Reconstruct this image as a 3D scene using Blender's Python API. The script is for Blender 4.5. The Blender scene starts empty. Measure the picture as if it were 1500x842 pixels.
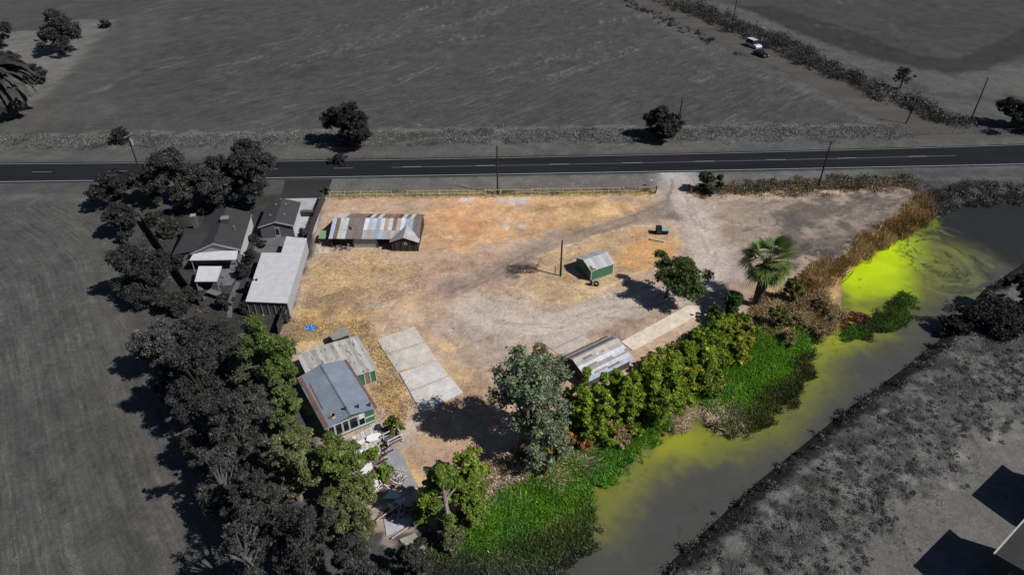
import bpy, math, random
import numpy as np
from mathutils import Vector, Matrix
random.seed(7)
rng = np.random.default_rng(7)
sc = bpy.context.scene
C = sc.collection
R = math.radians

# ------------------------------------------------------------------ camera, sky, sun, exposure
PITCH, H = 36.0, 60.0
cam = bpy.data.objects.new('camera', bpy.data.cameras.new('camera')); C.objects.link(cam)
cam.location = (0, 0, H); cam.rotation_euler = (R(90-PITCH), 0, 0)
cam.data.sensor_width = 36; cam.data.lens = 24; cam.data.clip_end = 6000; cam.data.clip_start = .5
sc.camera = cam
w = bpy.data.worlds.new('World'); sc.world = w; w.use_nodes = True
nt = w.node_tree; nt.nodes.clear()
wo = nt.nodes.new('ShaderNodeOutputWorld'); bg = nt.nodes.new('ShaderNodeBackground'); sky = nt.nodes.new('ShaderNodeTexSky')
sky.sky_type = 'NISHITA'; sky.sun_disc = False
SUN_EL, SUN_AZ = R(46.8), R(113.7)
sky.sun_elevation = SUN_EL; sky.sun_rotation = SUN_AZ
sky.air_density = .75; sky.dust_density = .4; sky.altitude = 300
bg.inputs[1].default_value = .05
nt.links.new(sky.outputs[0], bg.inputs[0]); nt.links.new(bg.outputs[0], wo.inputs[0])
sl = bpy.data.lights.new('sun', 'SUN'); sl.energy = 5; sl.angle = R(.55); sl.color = (1, .955, .88)
so = bpy.data.objects.new('sun', sl); C.objects.link(so)
sd = Vector((math.sin(SUN_AZ)*math.cos(SUN_EL), math.cos(SUN_AZ)*math.cos(SUN_EL), math.sin(SUN_EL)))
so.rotation_euler = sd.to_track_quat('Z', 'Y').to_euler(); so.location = (60, -20, 80)
sc.view_settings.view_transform = 'Standard'; sc.view_settings.look = 'None'
sc.view_settings.exposure = 0; sc.view_settings.gamma = 1

# ------------------------------------------------------------------ measuring: photo pixel -> point on a level plane
S_, C_ = math.sin(R(PITCH)), math.cos(R(PITCH))
def P(u, v, z=0.0):
    a, b = (u-750)/1000, (421-v)/1000
    dz = -S_+b*C_; t = (z-H)/dz
    return Vector((a*t, (C_+b*S_)*t, z))
def Q(x, y, z):
    Z = z-H; d = y*C_-Z*S_
    return 750+1000*x/d, 421-1000*(y*S_+Z*C_)/d
def PP(pts, z=0.0): return np.array([[P(u, v, z).x, P(u, v, z).y] for u, v in pts])
def height_at(x, y, vt):
    lo, hi = 0, 25
    for _ in range(30):
        m = (lo+hi)/2
        if Q(x, y, m)[1] > vt: lo = m
        else: hi = m
    return lo
def lin(c):
    c = c/255; return c/12.92 if c <= .04045 else ((c+.055)/1.055)**2.4
def A(r, g=None, b=None, k=1.22):            # albedo of a level surface that shows this colour in full sun
    if g is None: g = b = r
    w_ = (.98, 1.0, 1.08)
    return tuple(min(.85, lin(c)/k*q) for c, q in zip((r, g, b), w_))

# ------------------------------------------------------------------ numpy noise, polygon distance
TAB = rng.random((256, 256))
def vn(x, y, s=0):
    x = x+s*17.3; y = y+s*31.7
    xi = np.floor(x).astype(int); yi = np.floor(y).astype(int)
    fx = x-xi; fy = y-yi; fx = fx*fx*(3-2*fx); fy = fy*fy*(3-2*fy)
    a = TAB[xi & 255, yi & 255]; b = TAB[(xi+1) & 255, yi & 255]; c = TAB[xi & 255, (yi+1) & 255]; d = TAB[(xi+1) & 255, (yi+1) & 255]
    return (a*(1-fx)+b*fx)*(1-fy)+(c*(1-fx)+d*fx)*fy
def fbm(x, y, s=0, o=4):
    r = 0; a = .5; t = 0
    for k in range(o):
        r = r+a*vn(x*2**k, y*2**k, s+k*3); t += a; a *= .55
    return r/t
def segdist(x, y, pts):
    d = np.full(x.shape, 1e9)
    for i in range(len(pts)-1):
        ax, ay = pts[i]; bx, by = pts[i+1]; vx, vy = bx-ax, by-ay
        t = np.clip(((x-ax)*vx+(y-ay)*vy)/(vx*vx+vy*vy+1e-9), 0, 1)
        d = np.minimum(d, np.hypot(x-ax-t*vx, y-ay-t*vy))
    return d
def inpoly(x, y, p):
    r = np.zeros(x.shape, bool); n = len(p)
    for i in range(n):
        ax, ay = p[i]; bx, by = p[(i+1) % n]
        if ay == by: continue
        r ^= ((ay > y) != (by > y)) & (x < (bx-ax)*(y-ay)/(by-ay)+ax)
    return r
def sdf(x, y, p):                              # positive inside
    d = segdist(x, y, list(p)+[p[0]])
    return np.where(inpoly(x, y, p), d, -d)
def sm(t): t = np.clip(t, 0, 1); return t*t*(3-2*t)

# region in colour (the land for sale); everything round it is drained of colour in the photograph
PROP = PP([(472, 278), (960, 268), (1000, 262), (1330, 262), (1352, 285), (1385, 330), (1370, 440), (1310, 500), (1215, 560), (1190, 590), (1130, 640),
           (1000, 680), (890, 780), (820, 815), (700, 820), (600, 825), (490, 825), (430, 765), (405, 700), (420, 660), (385, 620), (378, 560), (405, 495), (455, 350)])
def sat(x, y):
    x = np.asarray(x, float); y = np.asarray(y, float)
    return sm(.5+sdf(x, y, PROP)/6)
CREEK = PP([(600, 960), (680, 850), (760, 770), (860, 700), (950, 645), (1000, 628), (1015, 600), (1060, 565), (1120, 535), (1185, 510), (1200, 480), (1235, 440), (1232, 408),
            (1300, 350), (1340, 327), (1372, 310), (1420, 295), (1500, 284), (1700, 262), (1700, 335), (1500, 385), (1440, 425), (1385, 490), (1320, 542), (1260, 585),
            (1200, 632), (1110, 705), (1040, 770), (985, 820), (900, 960)], -1.3)
def gz(x, y):
    x = np.asarray(x, float); y = np.asarray(y, float)
    return -2.6*sm((sdf(x, y, CREEK)+3)/6)
def gz1(x, y): return float(gz(np.array([x]), np.array([y]))[0])
def grade(col, x, y, dark=.5):                 # colour inside the property, grey outside
    s = sat(x, y)[:, None]
    g = (col@np.array([.25, .6, .15]))[:, None]*dark
    return col*s+g*(1-s)

# ------------------------------------------------------------------ materials
def nmat(name):
    m = bpy.data.materials.new(name); m.use_nodes = True
    return m, m.node_tree, m.node_tree.nodes['Principled BSDF']
def math_(t, op, a, b=None, clamp=False):
    n = t.nodes.new('ShaderNodeMath'); n.operation = op; n.use_clamp = clamp
    for i, q in enumerate((a, b)):
        if q is None: continue
        if isinstance(q, (int, float)): n.inputs[i].default_value = q
        else: t.links.new(q, n.inputs[i])
    return n.outputs[0]
def noise(t, vec, scale, detail=4, rough=.6, vs=None):
    if vs:
        mp = t.nodes.new('ShaderNodeMapping'); mp.inputs['Scale'].default_value = vs; t.links.new(vec, mp.inputs[0]); vec = mp.outputs[0]
    n = t.nodes.new('ShaderNodeTexNoise'); n.inputs['Scale'].default_value = scale; n.inputs['Detail'].default_value = detail; n.inputs['Roughness'].default_value = rough
    t.links.new(vec, n.inputs['Vector']); return n.outputs['Fac']
def scalecol(t, col, fac):
    n = t.nodes.new('ShaderNodeVectorMath'); n.operation = 'SCALE'; t.links.new(col, n.inputs[0]); t.links.new(fac, n.inputs['Scale']); return n.outputs[0]
def vcmat(name, rough=.8, sc1=1.2, amt=.5, sc2=9, amt2=.3, bump=.0, metal=0, spec=.3, vs=None, space='Object'):
    m, t, b = nmat(name)
    a = t.nodes.new('ShaderNodeAttribute'); a.attribute_name = 'Col'
    tc = t.nodes.new('ShaderNodeTexCoord'); v = tc.outputs[space]
    n1 = noise(t, v, sc1, 5, .6, vs); n2 = noise(t, v, sc2, 3)
    f = math_(t, 'MULTIPLY', math_(t, 'MULTIPLY_ADD', n1, amt*2), math_(t, 'MULTIPLY_ADD', n2, amt2*2))
    # multiply_add third inputs
    for n in t.nodes:
        if n.type == 'MATH' and n.operation == 'MULTIPLY_ADD': n.inputs[2].default_value = 1-n.inputs[1].default_value/2
    t.links.new(scalecol(t, a.outputs['Color'], f), b.inputs['Base Color'])
    b.inputs['Roughness'].default_value = rough; b.inputs['Metallic'].default_value = metal; b.inputs['Specular IOR Level'].default_value = spec
    if bump:
        bn = t.nodes.new('ShaderNodeBump'); bn.inputs['Strength'].default_value = bump; bn.inputs['Distance'].default_value = .05
        t.links.new(n2, bn.inputs['Height']); t.links.new(bn.outputs[0], b.inputs['Normal'])
    return m
M_paint = vcmat('weathered_paint', .75, .9, .22, 6, .16)
M_roof = vcmat('roofing', .85, .8, .3, 7, .3, .3)
M_tin = vcmat('corrugated_tin', .75, .7, .45, 5, .3, .2, metal=0, spec=.2, vs=(2, .8, 1))
M_conc = vcmat('concrete', .9, .6, .5, 4, .3, .3)
M_wood = vcmat('old_wood', .85, 1.5, .5, 14, .3, .2)
M_bark = vcmat('bark', .9, 2, .6, 12, .3, .4)
M_leaf, _t, _b = nmat('leaves')
_a = _t.nodes.new('ShaderNodeAttribute'); _a.attribute_name = 'Col'
_t.links.new(_a.outputs['Color'], _b.inputs['Base Color']); _b.inputs['Roughness'].default_value = .6; _b.inputs['Specular IOR Level'].default_value = .25
_tr = _t.nodes.new('ShaderNodeBsdfTranslucent'); _mx = _t.nodes.new('ShaderNodeMixShader'); _mx.inputs[0].default_value = .25
_t.links.new(_a.outputs['Color'], _tr.inputs[0]); _t.links.new(_b.outputs[0], _mx.inputs[1]); _t.links.new(_tr.outputs[0], _mx.inputs[2])
_t.links.new(_mx.outputs[0], _t.nodes['Material Output'].inputs[0])
M_glass, _t, _b = nmat('window_glass'); _b.inputs['Base Color'].default_value = (.012, .014, .016, 1); _b.inputs['Roughness'].default_value = .12
M_rubber, _t, _b = nmat('rubber'); _b.inputs['Base Color'].default_value = (.012, .012, .012, 1)
M_asph = vcmat('asphalt', .95, .2, .5, 8, .25, .1, spec=.05, vs=(.15, 1, 1))
M_line = vcmat('road_paint', .8, 1.5, .35, 9, .3)

# ------------------------------------------------------------------ mesh building
class MB:
    def __init__(s): s.v = []; s.f = []; s.c = []
    def poly(s, pts, faces, col):
        k = len(s.v); s.v += [tuple(p) for p in pts]
        for f in faces: s.f.append([k+i for i in f]); s.c.append(col)
        return s
    def slab(s, a, b, c, d, th, col):           # thick quad, a..d the top corners
        lo = [(p[0], p[1], p[2]-th) for p in (a, b, c, d)]
        s.poly([a, b, c, d]+lo, [(0, 1, 2, 3), (7, 6, 5, 4), (0, 4, 5, 1), (1, 5, 6, 2), (2, 6, 7, 3), (3, 7, 4, 0)], col); return s
    def box(s, x0, x1, y0, y1, z0, z1, col):
        return s.slab((x0, y0, z1), (x1, y0, z1), (x1, y1, z1), (x0, y1, z1), z1-z0, col)
    def tube(s, p, q, r0, r1, col, n=7):
        p = Vector(p); q = Vector(q); d = (q-p).normalized(); a = d.orthogonal().normalized(); b = d.cross(a)
        ring = lambda o, r: [o+(a*math.cos(t*2*math.pi/n)+b*math.sin(t*2*math.pi/n))*r for t in range(n)]
        s.poly(ring(p, r0)+ring(q, r1), [(i, (i+1) % n, n+(i+1) % n, n+i) for i in range(n)]+[tuple(range(n))[::-1], tuple(range(n, 2*n))], col); return s
    def prism(s, pts, z0, z1, col):             # upright prism on an outline
        n = len(pts)
        s.poly([(p[0], p[1], z0) for p in pts]+[(p[0], p[1], z1) for p in pts], [(i, (i+1) % n, n+(i+1) % n, n+i) for i in range(n)]+[tuple(range(n, 2*n)), tuple(range(n))[::-1]], col); return s
    def build(s, name, mat, parent=None):
        me = bpy.data.meshes.new(name); me.from_pydata(s.v, [], s.f)
        ca = me.color_attributes.new('Col', 'FLOAT_COLOR', 'CORNER')
        arr = np.concatenate([np.tile(np.array([*c[:3], 1.0]), (len(f), 1)) for f, c in zip(s.f, s.c)]) if s.f else np.zeros((0, 4))
        ca.data.foreach_set('color', arr.astype(np.float32).ravel())
        me.materials.append(mat); me.update()
        o = bpy.data.objects.new(name, me); C.objects.link(o)
        if parent: o.parent = parent
        return o
def quads(name, V, col, mat, parent=None, k=4):  # V (n,k,3) faces, col (n,3)
    n = len(V); me = bpy.data.meshes.new(name)
    me.vertices.add(n*k); me.vertices.foreach_set('co', V.astype(np.float32).ravel())
    me.loops.add(n*k); me.loops.foreach_set('vertex_index', np.arange(n*k, dtype=np.int32))
    me.polygons.add(n); me.polygons.foreach_set('loop_start', np.arange(0, n*k, k, dtype=np.int32)); me.polygons.foreach_set('loop_total', np.full(n, k, np.int32))
    me.update(); ca = me.color_attributes.new('Col', 'FLOAT_COLOR', 'CORNER')
    c4 = np.ones((n, 4), np.float32); c4[:, :3] = col
    ca.data.foreach_set('color', np.repeat(c4, k, 0).ravel())
    me.materials.append(mat); me.validate()
    o = bpy.data.objects.new(name, me); C.objects.link(o)
    if parent: o.parent = parent
    return o
def tag(o, label=None, cat=None, group=None, kind=None):
    if label: o['label'] = label
    if cat: o['category'] = cat
    if group: o['group'] = group
    if kind: o['kind'] = kind
    return o
def empty(name, loc, rz=0):
    o = bpy.data.objects.new(name, None); C.objects.link(o); o.location = loc; o.rotation_euler = (0, 0, rz); o.empty_display_size = .5
    return o
def copy_tree(o, parent=None):
    c = o.copy(); C.objects.link(c); c.parent = parent
    for ch in [q for q in bpy.data.objects if q.parent == o]: copy_tree(ch, c)
    return c

# ------------------------------------------------------------------ GROUND
def axis(lo, hi, st, far_lo, far_hi, g=1.12):
    a = list(np.arange(lo, hi, st)); s = st; x = a[-1]
    while x < far_hi: s *= g; s = min(s, 400); x += s; a.append(x)
    b = []; s = st; x = lo
    while x > far_lo: s *= g; s = min(s, 400); x -= s; b.append(x)
    return np.array(b[::-1]+a)
XS = axis(-62, 92, .36, -4000, 4000, 1.035); YS = axis(26, 152, .36, -1500, 6000, 1.03)
GX, GY = np.meshgrid(XS, YS, indexing='ij'); gx = GX.ravel(); gy = GY.ravel()
gzv = gz(gx, gy)+(fbm(gx*.12, gy*.12, 3)-.5)*.0
wx = (fbm(gx*.35, gy*.35, 5)-.5); wy = (fbm(gx*.35, gy*.35, 9)-.5)
wx2 = (fbm(gx*1.1, gy*1.1, 15, 3)-.5); wy2 = (fbm(gx*1.1, gy*1.1, 19, 3)-.5)
col = np.tile(np.array(A(78)), (len(gx), 1))
fur = np.zeros((len(gx), 4))
def mask(p, feather, warp, line=None):
    pad = feather+warp+2+(line or 0)
    if line is None: x0, y0 = p.min(0)-pad; x1, y1 = p.max(0)+pad
    else: x0, y0 = p.min(0)-pad; x1, y1 = p.max(0)+pad
    idx = np.where((gx > x0) & (gx < x1) & (gy > y0) & (gy < y1))[0]
    x = gx[idx]+(wx[idx]*4+wx2[idx]*1.5)*warp; y = gy[idx]+(wy[idx]*4+wy2[idx]*1.5)*warp
    d = sdf(x, y, p) if line is None else line/2-segdist(x, y, p)
    return idx, sm(.5+d/max(feather, .05))
def paint(pts, c, feather=1.5, warp=1.0, a=1.0, line=None, patch=None, z=0):
    idx, m = mask(PP(pts, z), feather, warp, line)
    m = m*a
    if patch: m = m*sm((fbm(gx[idx]*patch, gy[idx]*patch, len(pts)+int(pts[0][0]), 4)-.36)/.22)
    col[idx] = col[idx]*(1-m[:, None])+np.array(c)*m[:, None]
    return idx, m
# far field, streaked along its drill rows
a0 = P(713, 107); a1 = P(806, 78); dd = (a1-a0).normalized()
def setfur(idx, m, u, v):
    fur[idx, 0] = np.where(m > .02, u, fur[idx, 0]); fur[idx, 1] = np.where(m > .02, v, fur[idx, 1]); fur[idx, 3] = np.maximum(fur[idx, 3]*(1-m), m)
idx, m = paint([(-900, 190), (-300, 190), (30, 205), (60, 178), (150, 172), (480, 190), (1290, 182), (1160, 120), (1000, 60), (900, 0), (800, -60), (700, -100), (-900, -150)], A(76), 3, .5)
setfur(idx, m*.9, (-gx*dd.y+gy*dd.x)[idx]+wx[idx]*.7, (gx*dd.x+gy*dd.y)[idx])
paint([(165, 28), (235, 20), (250, 42), (225, 75), (150, 135), (180, 165), (60, 190), (-20, 205), (40, 160), (100, 100)], A(84), 5, .4)
idx, m = mask(PP([(165, 28), (235, 20), (250, 42), (225, 75), (150, 135), (180, 165), (60, 190), (-20, 205), (40, 160), (100, 100)]), 5, .4); fur[idx, 3] *= 1-.85*m
paint([(-300, 60), (0, 48), (60, 44), (110, 30), (158, 30), (170, 33), (130, 72), (75, 135), (40, 160), (0, 178), (-300, 230)], A(108), 2.5, .8)
paint([(880, 0), (980, 30), (1100, 85), (1240, 150), (1320, 190), (1290, 190), (1160, 130), (1040, 88), (950, 30), (850, -10)], A(84), 5, .5)
paint([(950, 28), (1040, 72), (1120, 100), (1200, 140), (1290, 186)], A(98), 3, 1.5, .6, line=3, patch=.2)
for (u0, v0, u1, v1) in [(713, 107, 806, 78), (805, 118, 938, 72), (790, 98, 895, 62), (596, 118, 645, 100), (500, 72, 595, 45), (640, 62, 700, 50), (390, 68, 500, 38), (300, 122, 350, 105), (330, 98, 400, 84), (415, 100, 500, 72), (170, 118, 198, 105), (148, 138, 178, 125), (265, 95, 290, 88), (640, 42, 740, 15), (250, 28, 290, 20), (560, 30, 660, 0), (1010, 118, 1045, 108), (880, 35, 960, 20), (700, 22, 760, 5), (260, 32, 330, 14)]:
    for k in range(3):
        o_ = random.uniform(-3, 3); paint([(u0+o_*4, v0+o_), ((u0+u1)/2+o_*3, (v0+v1)/2+o_+.6), (u1+o_*4, v1+o_)], A(112), .9, .5, .75, line=.5, patch=.9)
for k in range(130):
    u0 = random.uniform(230, 1080); v0 = random.uniform(5, 165); sl_ = -.3*(1-v0/220); ln_ = random.uniform(15, 70)
    if v0 < (u0-850)*.55: continue
    paint([(u0, v0), (u0+ln_, v0+ln_*sl_)], A(random.choice([96, 100, 58, 60])), .8, .5, .7, line=.45, patch=.9)
# verge between the far field and the road
paint([(-600, 196), (0, 200), (150, 196), (480, 192), (560, 188), (1300, 181), (1350, 205), (1100, 214), (500, 217), (0, 222), (-600, 226)], A(97), 2, .6)
paint([(-400, 216), (0, 219), (250, 215), (600, 211), (1000, 207), (1300, 204)], A(66), 2.5, 1, .75, line=2.2, patch=.25)
paint([(-400, 196), (0, 199), (500, 191), (1000, 186), (1250, 184)], A(112), 2, .8, .7, line=1.8, patch=.3)
paint([(-400, 231), (0, 229), (500, 224), (1000, 217), (1300, 211), (1600, 205)], A(92), 2.5, .4, 1, line=5)
# land right of the side road
paint([(1000, -60), (1100, 0), (1500, 0), (2600, 0), (2600, 200), (1500, 195), (1420, 185), (1250, 120), (1100, 55), (960, -10)], A(72), 3, 1)
paint([(1020, 0), (1080, 10), (1180, 55), (1290, 92), (1400, 112), (1500, 92), (1800, 60), (1800, 190), (1440, 180), (1300, 130), (1180, 82), (1060, 28)], A(90), 3, 1.5)
paint([(1060, 25), (1180, 78), (1300, 122), (1440, 150), (1600, 140)], A(70), 2, 2, .7, line=8, patch=.25)
idx, m = paint([(1080, 8), (1130, 8), (1250, 45), (1340, 80), (1400, 88), (1460, 62), (1510, 35), (1800, -20), (1800, 60), (1510, 75), (1440, 105), (1380, 106), (1280, 85), (1170, 48)], A(58), 2, .8)
paint([(1130, 5), (1250, 42), (1340, 78), (1400, 86), (1460, 60), (1510, 33), (1900, -50), (1500, -60), (1100, -20)], A(70), 2, .4)
i2, m2 = mask(PP([(1130, 5), (1250, 42), (1340, 78), (1400, 86), (1460, 60), (1510, 33), (1900, -50), (1500, -60), (1100, -20)]), 2, .4)
e0 = P(1200, 10); e1 = P(1480, 40); ee = (e1-e0).normalized(); setfur(i2, m2*.5, (-gx*ee.y+gy*ee.x)[i2], (gx*ee.x+gy*ee.y)[i2])
paint([(900, -10), (980, 22), (1080, 62), (1180, 106), (1290, 160), (1345, 200)], A(66), 1.5, 1, .7, line=1.6, patch=.2)
paint([(1000, -5), (1090, 30), (1170, 68), (1270, 112), (1380, 160)], A(104), 2, 1.5, .6, line=2.2, patch=.15)
paint([(1140, 86), (1200, 106), (1230, 122)], A(120), 1, 1, .8, line=1.5)
for k in range(60):
    u0 = random.uniform(1080, 1500); v0 = random.uniform(-10, 160); ln_ = random.uniform(20, 90); paint([(u0, v0), (u0+ln_, v0+ln_*.16)], A(random.choice([92, 98, 60, 64])), 1, .8, .6, line=.7, patch=.5)
for k in range(90):
    u0 = random.uniform(0, 1350); v0 = random.uniform(184, 224)-u0*.008; ln_ = random.uniform(15, 80); paint([(u0, v0), (u0+ln_, v0-.3)], A(random.choice([112, 120, 64, 56])), .6, .8, .6, line=.5, patch=.6)
# left field
LF = [(60, 300), (110, 330), (150, 370), (175, 430), (210, 520), (240, 600), (290, 720), (350, 830), (400, 950)]
FLD = [(-900, 285), (0, 286), (60, 290), (130, 305), (165, 345), (178, 420), (205, 500), (255, 570), (300, 650), (330, 760), (380, 850), (420, 960), (-900, 960)]
idx, m = paint(FLD, A(85), 2, .5)
pl = PP(LF); du = segdist(gx[idx], gy[idx], pl)
setfur(idx, m*.7, du*1.0+wx[idx]*.3, (gy*.9-gx*.3)[idx])
for k in range(16):
    d_ = k*11+random.uniform(-3, 3); q_ = random.uniform(0, .8)
    paint([(60-d_*.9, 318+d_*.5), (100-d_, 345+d_*.4), (132-d_, 400+d_*.3), (160-d_, 480), (205-d_*1.05, 620), (262-d_*1.1, 780), (300-d_*1.2, 900)], A(random.choice([98, 94, 66])), .6, .3, .45, line=.4, patch=.35)
paint([(100, 285), (160, 300), (185, 345), (190, 420), (230, 470), (300, 500), (330, 480), (250, 400), (210, 320), (160, 285)], A(76), 3, 1)
paint([(-500, 275), (0, 276), (140, 278), (130, 300), (60, 292), (0, 290), (-500, 292)], A(98), 2, .8, .8)
# near shoulder of the road
paint([(-500, 270), (0, 268), (420, 263), (420, 285), (160, 285), (0, 282), (-500, 280)], A(84), 1.5, .5)
paint([(480, 262), (960, 255), (1500, 243), (1500, 262), (1330, 265), (960, 275), (480, 286)], A(112, 106, 100), 1.2, .4)
paint([(1280, 250), (1500, 243), (1900, 235), (1900, 262), (1500, 262), (1280, 262)], A(82), 4, .5)
paint([(480, 258), (960, 252), (1500, 241)], A(84), 2, .3, .8, line=2)
# neighbour's garden
paint([(205, 310), (280, 300), (375, 285), (475, 285), (455, 400), (410, 500), (330, 560), (250, 470), (205, 400)], A(64), 2, .8)
paint([(222, 312), (262, 308), (275, 330), (262, 350), (240, 345)], A(44), 2, .6)
paint([(395, 350), (385, 385), (400, 380), (375, 420), (362, 445), (350, 470)], A(60), 1, .3, .8, line=2)
# dirt yard of the property
YARD = [(476, 286), (700, 284), (960, 279), (972, 262), (1010, 262), (1012, 280), (1340, 276), (1352, 292), (1300, 335), (1240, 385), (1180, 420), (1120, 470), (1010, 520), (900, 560), (830, 640), (760, 690), (640, 770), (560, 760), (470, 650), (440, 580), (412, 495), (455, 380)]
paint(YARD, A(194, 168, 143), 1.5, .5)
paint([(480, 290), (960, 282), (975, 300), (900, 325), (780, 350), (640, 375), (615, 330), (480, 330)], A(192, 164, 136), 3, 1.2)
paint([(640, 300), (720, 288), (860, 290), (950, 300), (880, 330), (760, 352), (680, 368), (620, 372), (618, 320)], A(208, 166, 124), 4, 2, .95)
paint([(650, 292), (720, 290), (760, 330), (700, 345), (640, 350)], A(214, 160, 112), 4, 2, .7, patch=.25)
paint([(780, 300), (940, 292), (960, 306), (870, 322), (780, 345)], A(214, 182, 130), 3, 1.5, .6, patch=.2)
paint([(730, 288), (776, 288), (772, 297), (728, 297)], A(205, 190, 180), .8, .6, .9)
paint([(670, 289), (695, 288), (690, 297), (668, 296)], A(205, 190, 180), .8, .6, .8)
paint([(742, 322), (768, 322), (768, 340), (745, 338)], A(210, 196, 184), 1.2, 1.2, .8, patch=.7)
paint([(485, 286), (960, 280), (960, 286), (485, 292)], A(205, 178, 105), .8, .5, .6, patch=.5)
paint([(780, 300), (880, 296), (880, 306), (790, 308)], A(150, 128, 98), 2, 1, .6, patch=.5)
paint([(420, 380), (560, 372), (640, 385), (640, 440), (540, 480), (440, 500), (412, 495), (450, 400)], A(190, 158, 118), 4, 1.5, .8)
paint([(455, 375), (560, 368), (600, 400), (520, 440), (440, 470)], A(200, 170, 122), 3, 2, .8, patch=.3)
paint([(440, 430), (530, 420), (560, 450), (480, 465), (430, 460)], A(130, 112, 92), 3, 2, .7, patch=.22)
paint([(620, 370), (760, 380), (780, 440), (640, 450), (560, 420)], A(186, 158, 136), 6, 2, .9)
paint([(650, 390), (730, 380), (740, 400), (640, 420)], A(158, 128, 108), 4, 2, .6, patch=.2)
paint([(690, 440), (780, 430), (800, 480), (740, 560), (680, 520), (650, 470)], A(186, 168, 151), 6, 2, .9)
paint([(680, 470), (720, 470), (715, 510), (680, 505)], A(150, 138, 126), 4, 2, .6)
paint([(540, 440), (580, 436), (575, 448), (535, 452)], A(200, 186, 172), 2, 1, .7)
# straw coloured grass
straw = A(212, 180, 122)
paint([(425, 470), (520, 470), (560, 490), (600, 580), (585, 640), (555, 600), (530, 540), (500, 490), (430, 505)], straw, 2, 1.2, .9, patch=.55)
paint([(545, 545), (580, 560), (585, 620), (560, 600)], A(226, 184, 110), 1.5, 1, .8)
paint([(600, 475), (650, 500), (700, 560), (690, 590), (660, 570), (640, 520)], straw, 2.5, 1.5, .55, patch=.5)
paint([(420, 440), (520, 450), (560, 480), (500, 490), (420, 500)], straw, 2.5, 1.5, .6, patch=.4)
# drives
drive = A(176, 160, 148)
paint([(985, 252), (988, 300), (930, 325), (850, 342), (780, 370), (730, 400), (660, 420)], A(150, 134, 120), 3, .4, .75, line=5)
paint([(985, 252), (1000, 290), (1030, 350), (1060, 400), (1000, 435), (900, 450), (800, 475), (700, 470)], A(188, 172, 157), 4, .5, .9, line=7.5)
paint([(1000, 262), (1010, 300), (1060, 370), (1070, 430)], A(170, 158, 148), 5, .6, .6, line=9)
paint([(983, 250), (990, 290), (985, 310)], A(140, 132, 126), 3, .4, .8, line=5)
paint([(1000, 270), (1030, 320), (1048, 352), (1052, 372)], A(128, 116, 104), 2, 1, .6, line=3, patch=.6)
ISL = [(855, 352), (920, 332), (965, 330), (992, 342), (992, 368), (960, 385), (930, 400), (880, 425), (850, 440), (790, 442), (760, 420), (765, 400), (790, 375)]
paint(ISL, A(190, 160, 128), 3, .6)
paint(ISL, A(202, 174, 132), 1, 1.2, .5, patch=.6)
paint(ISL+[ISL[0]], A(214, 190, 148), .6, .3, .7, line=.6)
paint([(925, 352), (992, 350), (994, 374), (955, 388), (930, 392), (900, 385)], A(218, 166, 110), 2, 1, .9)
paint([(915, 338), (965, 332), (955, 345), (925, 345)], A(206, 160, 114), 1.5, .8, .8)
paint([(780, 400), (840, 400), (850, 430), (800, 436)], A(150, 128, 96), 2, 1.5, .7, patch=.4)
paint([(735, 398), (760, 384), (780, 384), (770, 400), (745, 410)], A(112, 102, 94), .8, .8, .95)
paint([(836, 420), (852, 416), (866, 420), (862, 440), (836, 440)], A(206, 180, 138), .8, .4, .8)
# worked earth on the right
paint([(1040, 290), (1340, 278), (1350, 292), (1290, 335), (1240, 378), (1150, 400), (1090, 385), (1060, 340)], A(158, 142, 126), 4, 1.2)
paint([(1150, 300), (1340, 280), (1330, 298), (1260, 350), (1200, 385), (1160, 370), (1130, 345)], A(104, 97, 88), 2.5, 2.2, .9)
paint([(1150, 352), (1190, 350), (1225, 368), (1200, 385), (1160, 380)], A(84, 79, 76), .5, 2.2, .8)
paint([(1200, 285), (1340, 279), (1320, 300), (1210, 300)], A(108, 100, 92), 2, 1.5, .6, patch=.25)
paint([(1180, 330), (1290, 308), (1240, 340), (1190, 350)], A(170, 154, 136), 2.5, 2, .6, patch=.35)
paint([(1140, 312), (1170, 314), (1178, 332), (1160, 330)], A(100, 94, 88), 1, 1, .8)
paint([(960, 440), (1080, 410), (1110, 430), (1000, 460), (940, 495), (900, 500), (860, 480)], A(166, 142, 124), 3, 1.5, .8)
paint([(870, 480), (960, 455), (1000, 440), (960, 470), (900, 492)], A(150, 120, 98), 2.5, 1.5, .6, patch=.35)
paint([(640, 560), (720, 560), (730, 640), (680, 690), (600, 690), (590, 650), (620, 600)], A(184, 154, 126), 3, 1)
paint([(590, 660), (640, 570), (650, 560)], A(190, 176, 160), 1.2, .4, .8, line=1.6)
paint([(590, 665), (600, 700), (630, 720)], A(224, 184, 120), 1, .6, .8, line=1)
paint([(490, 650), (560, 618), (575, 660), (600, 740), (620, 770), (570, 800), (520, 730)], A(168, 150, 134), 1, 1)
paint([(500, 660), (550, 650), (590, 740), (560, 760)], A(214, 206, 196), .8, 1.5, .8, patch=.9)
paint([(520, 690), (570, 680), (590, 740), (560, 770)], A(104, 84, 72), .8, 1.5, .8, patch=.7)
for trk in ([(655, 560), (672, 590), (690, 600)], [(1000, 262), (1020, 300), (1040, 340), (1046, 365)], [(1008, 262), (1030, 300), (1050, 345), (1052, 365)], [(690, 470), (780, 485), (880, 462), (980, 440)], [(700, 478), (790, 494), (890, 470), (985, 448)], [(690, 420), (770, 385), (860, 350), (960, 318), (985, 280)], [(640, 480), (700, 540), (705, 580)]):
    paint(trk, A(150, 132, 116), .35, .25, .6, line=.35, patch=.5)
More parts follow.
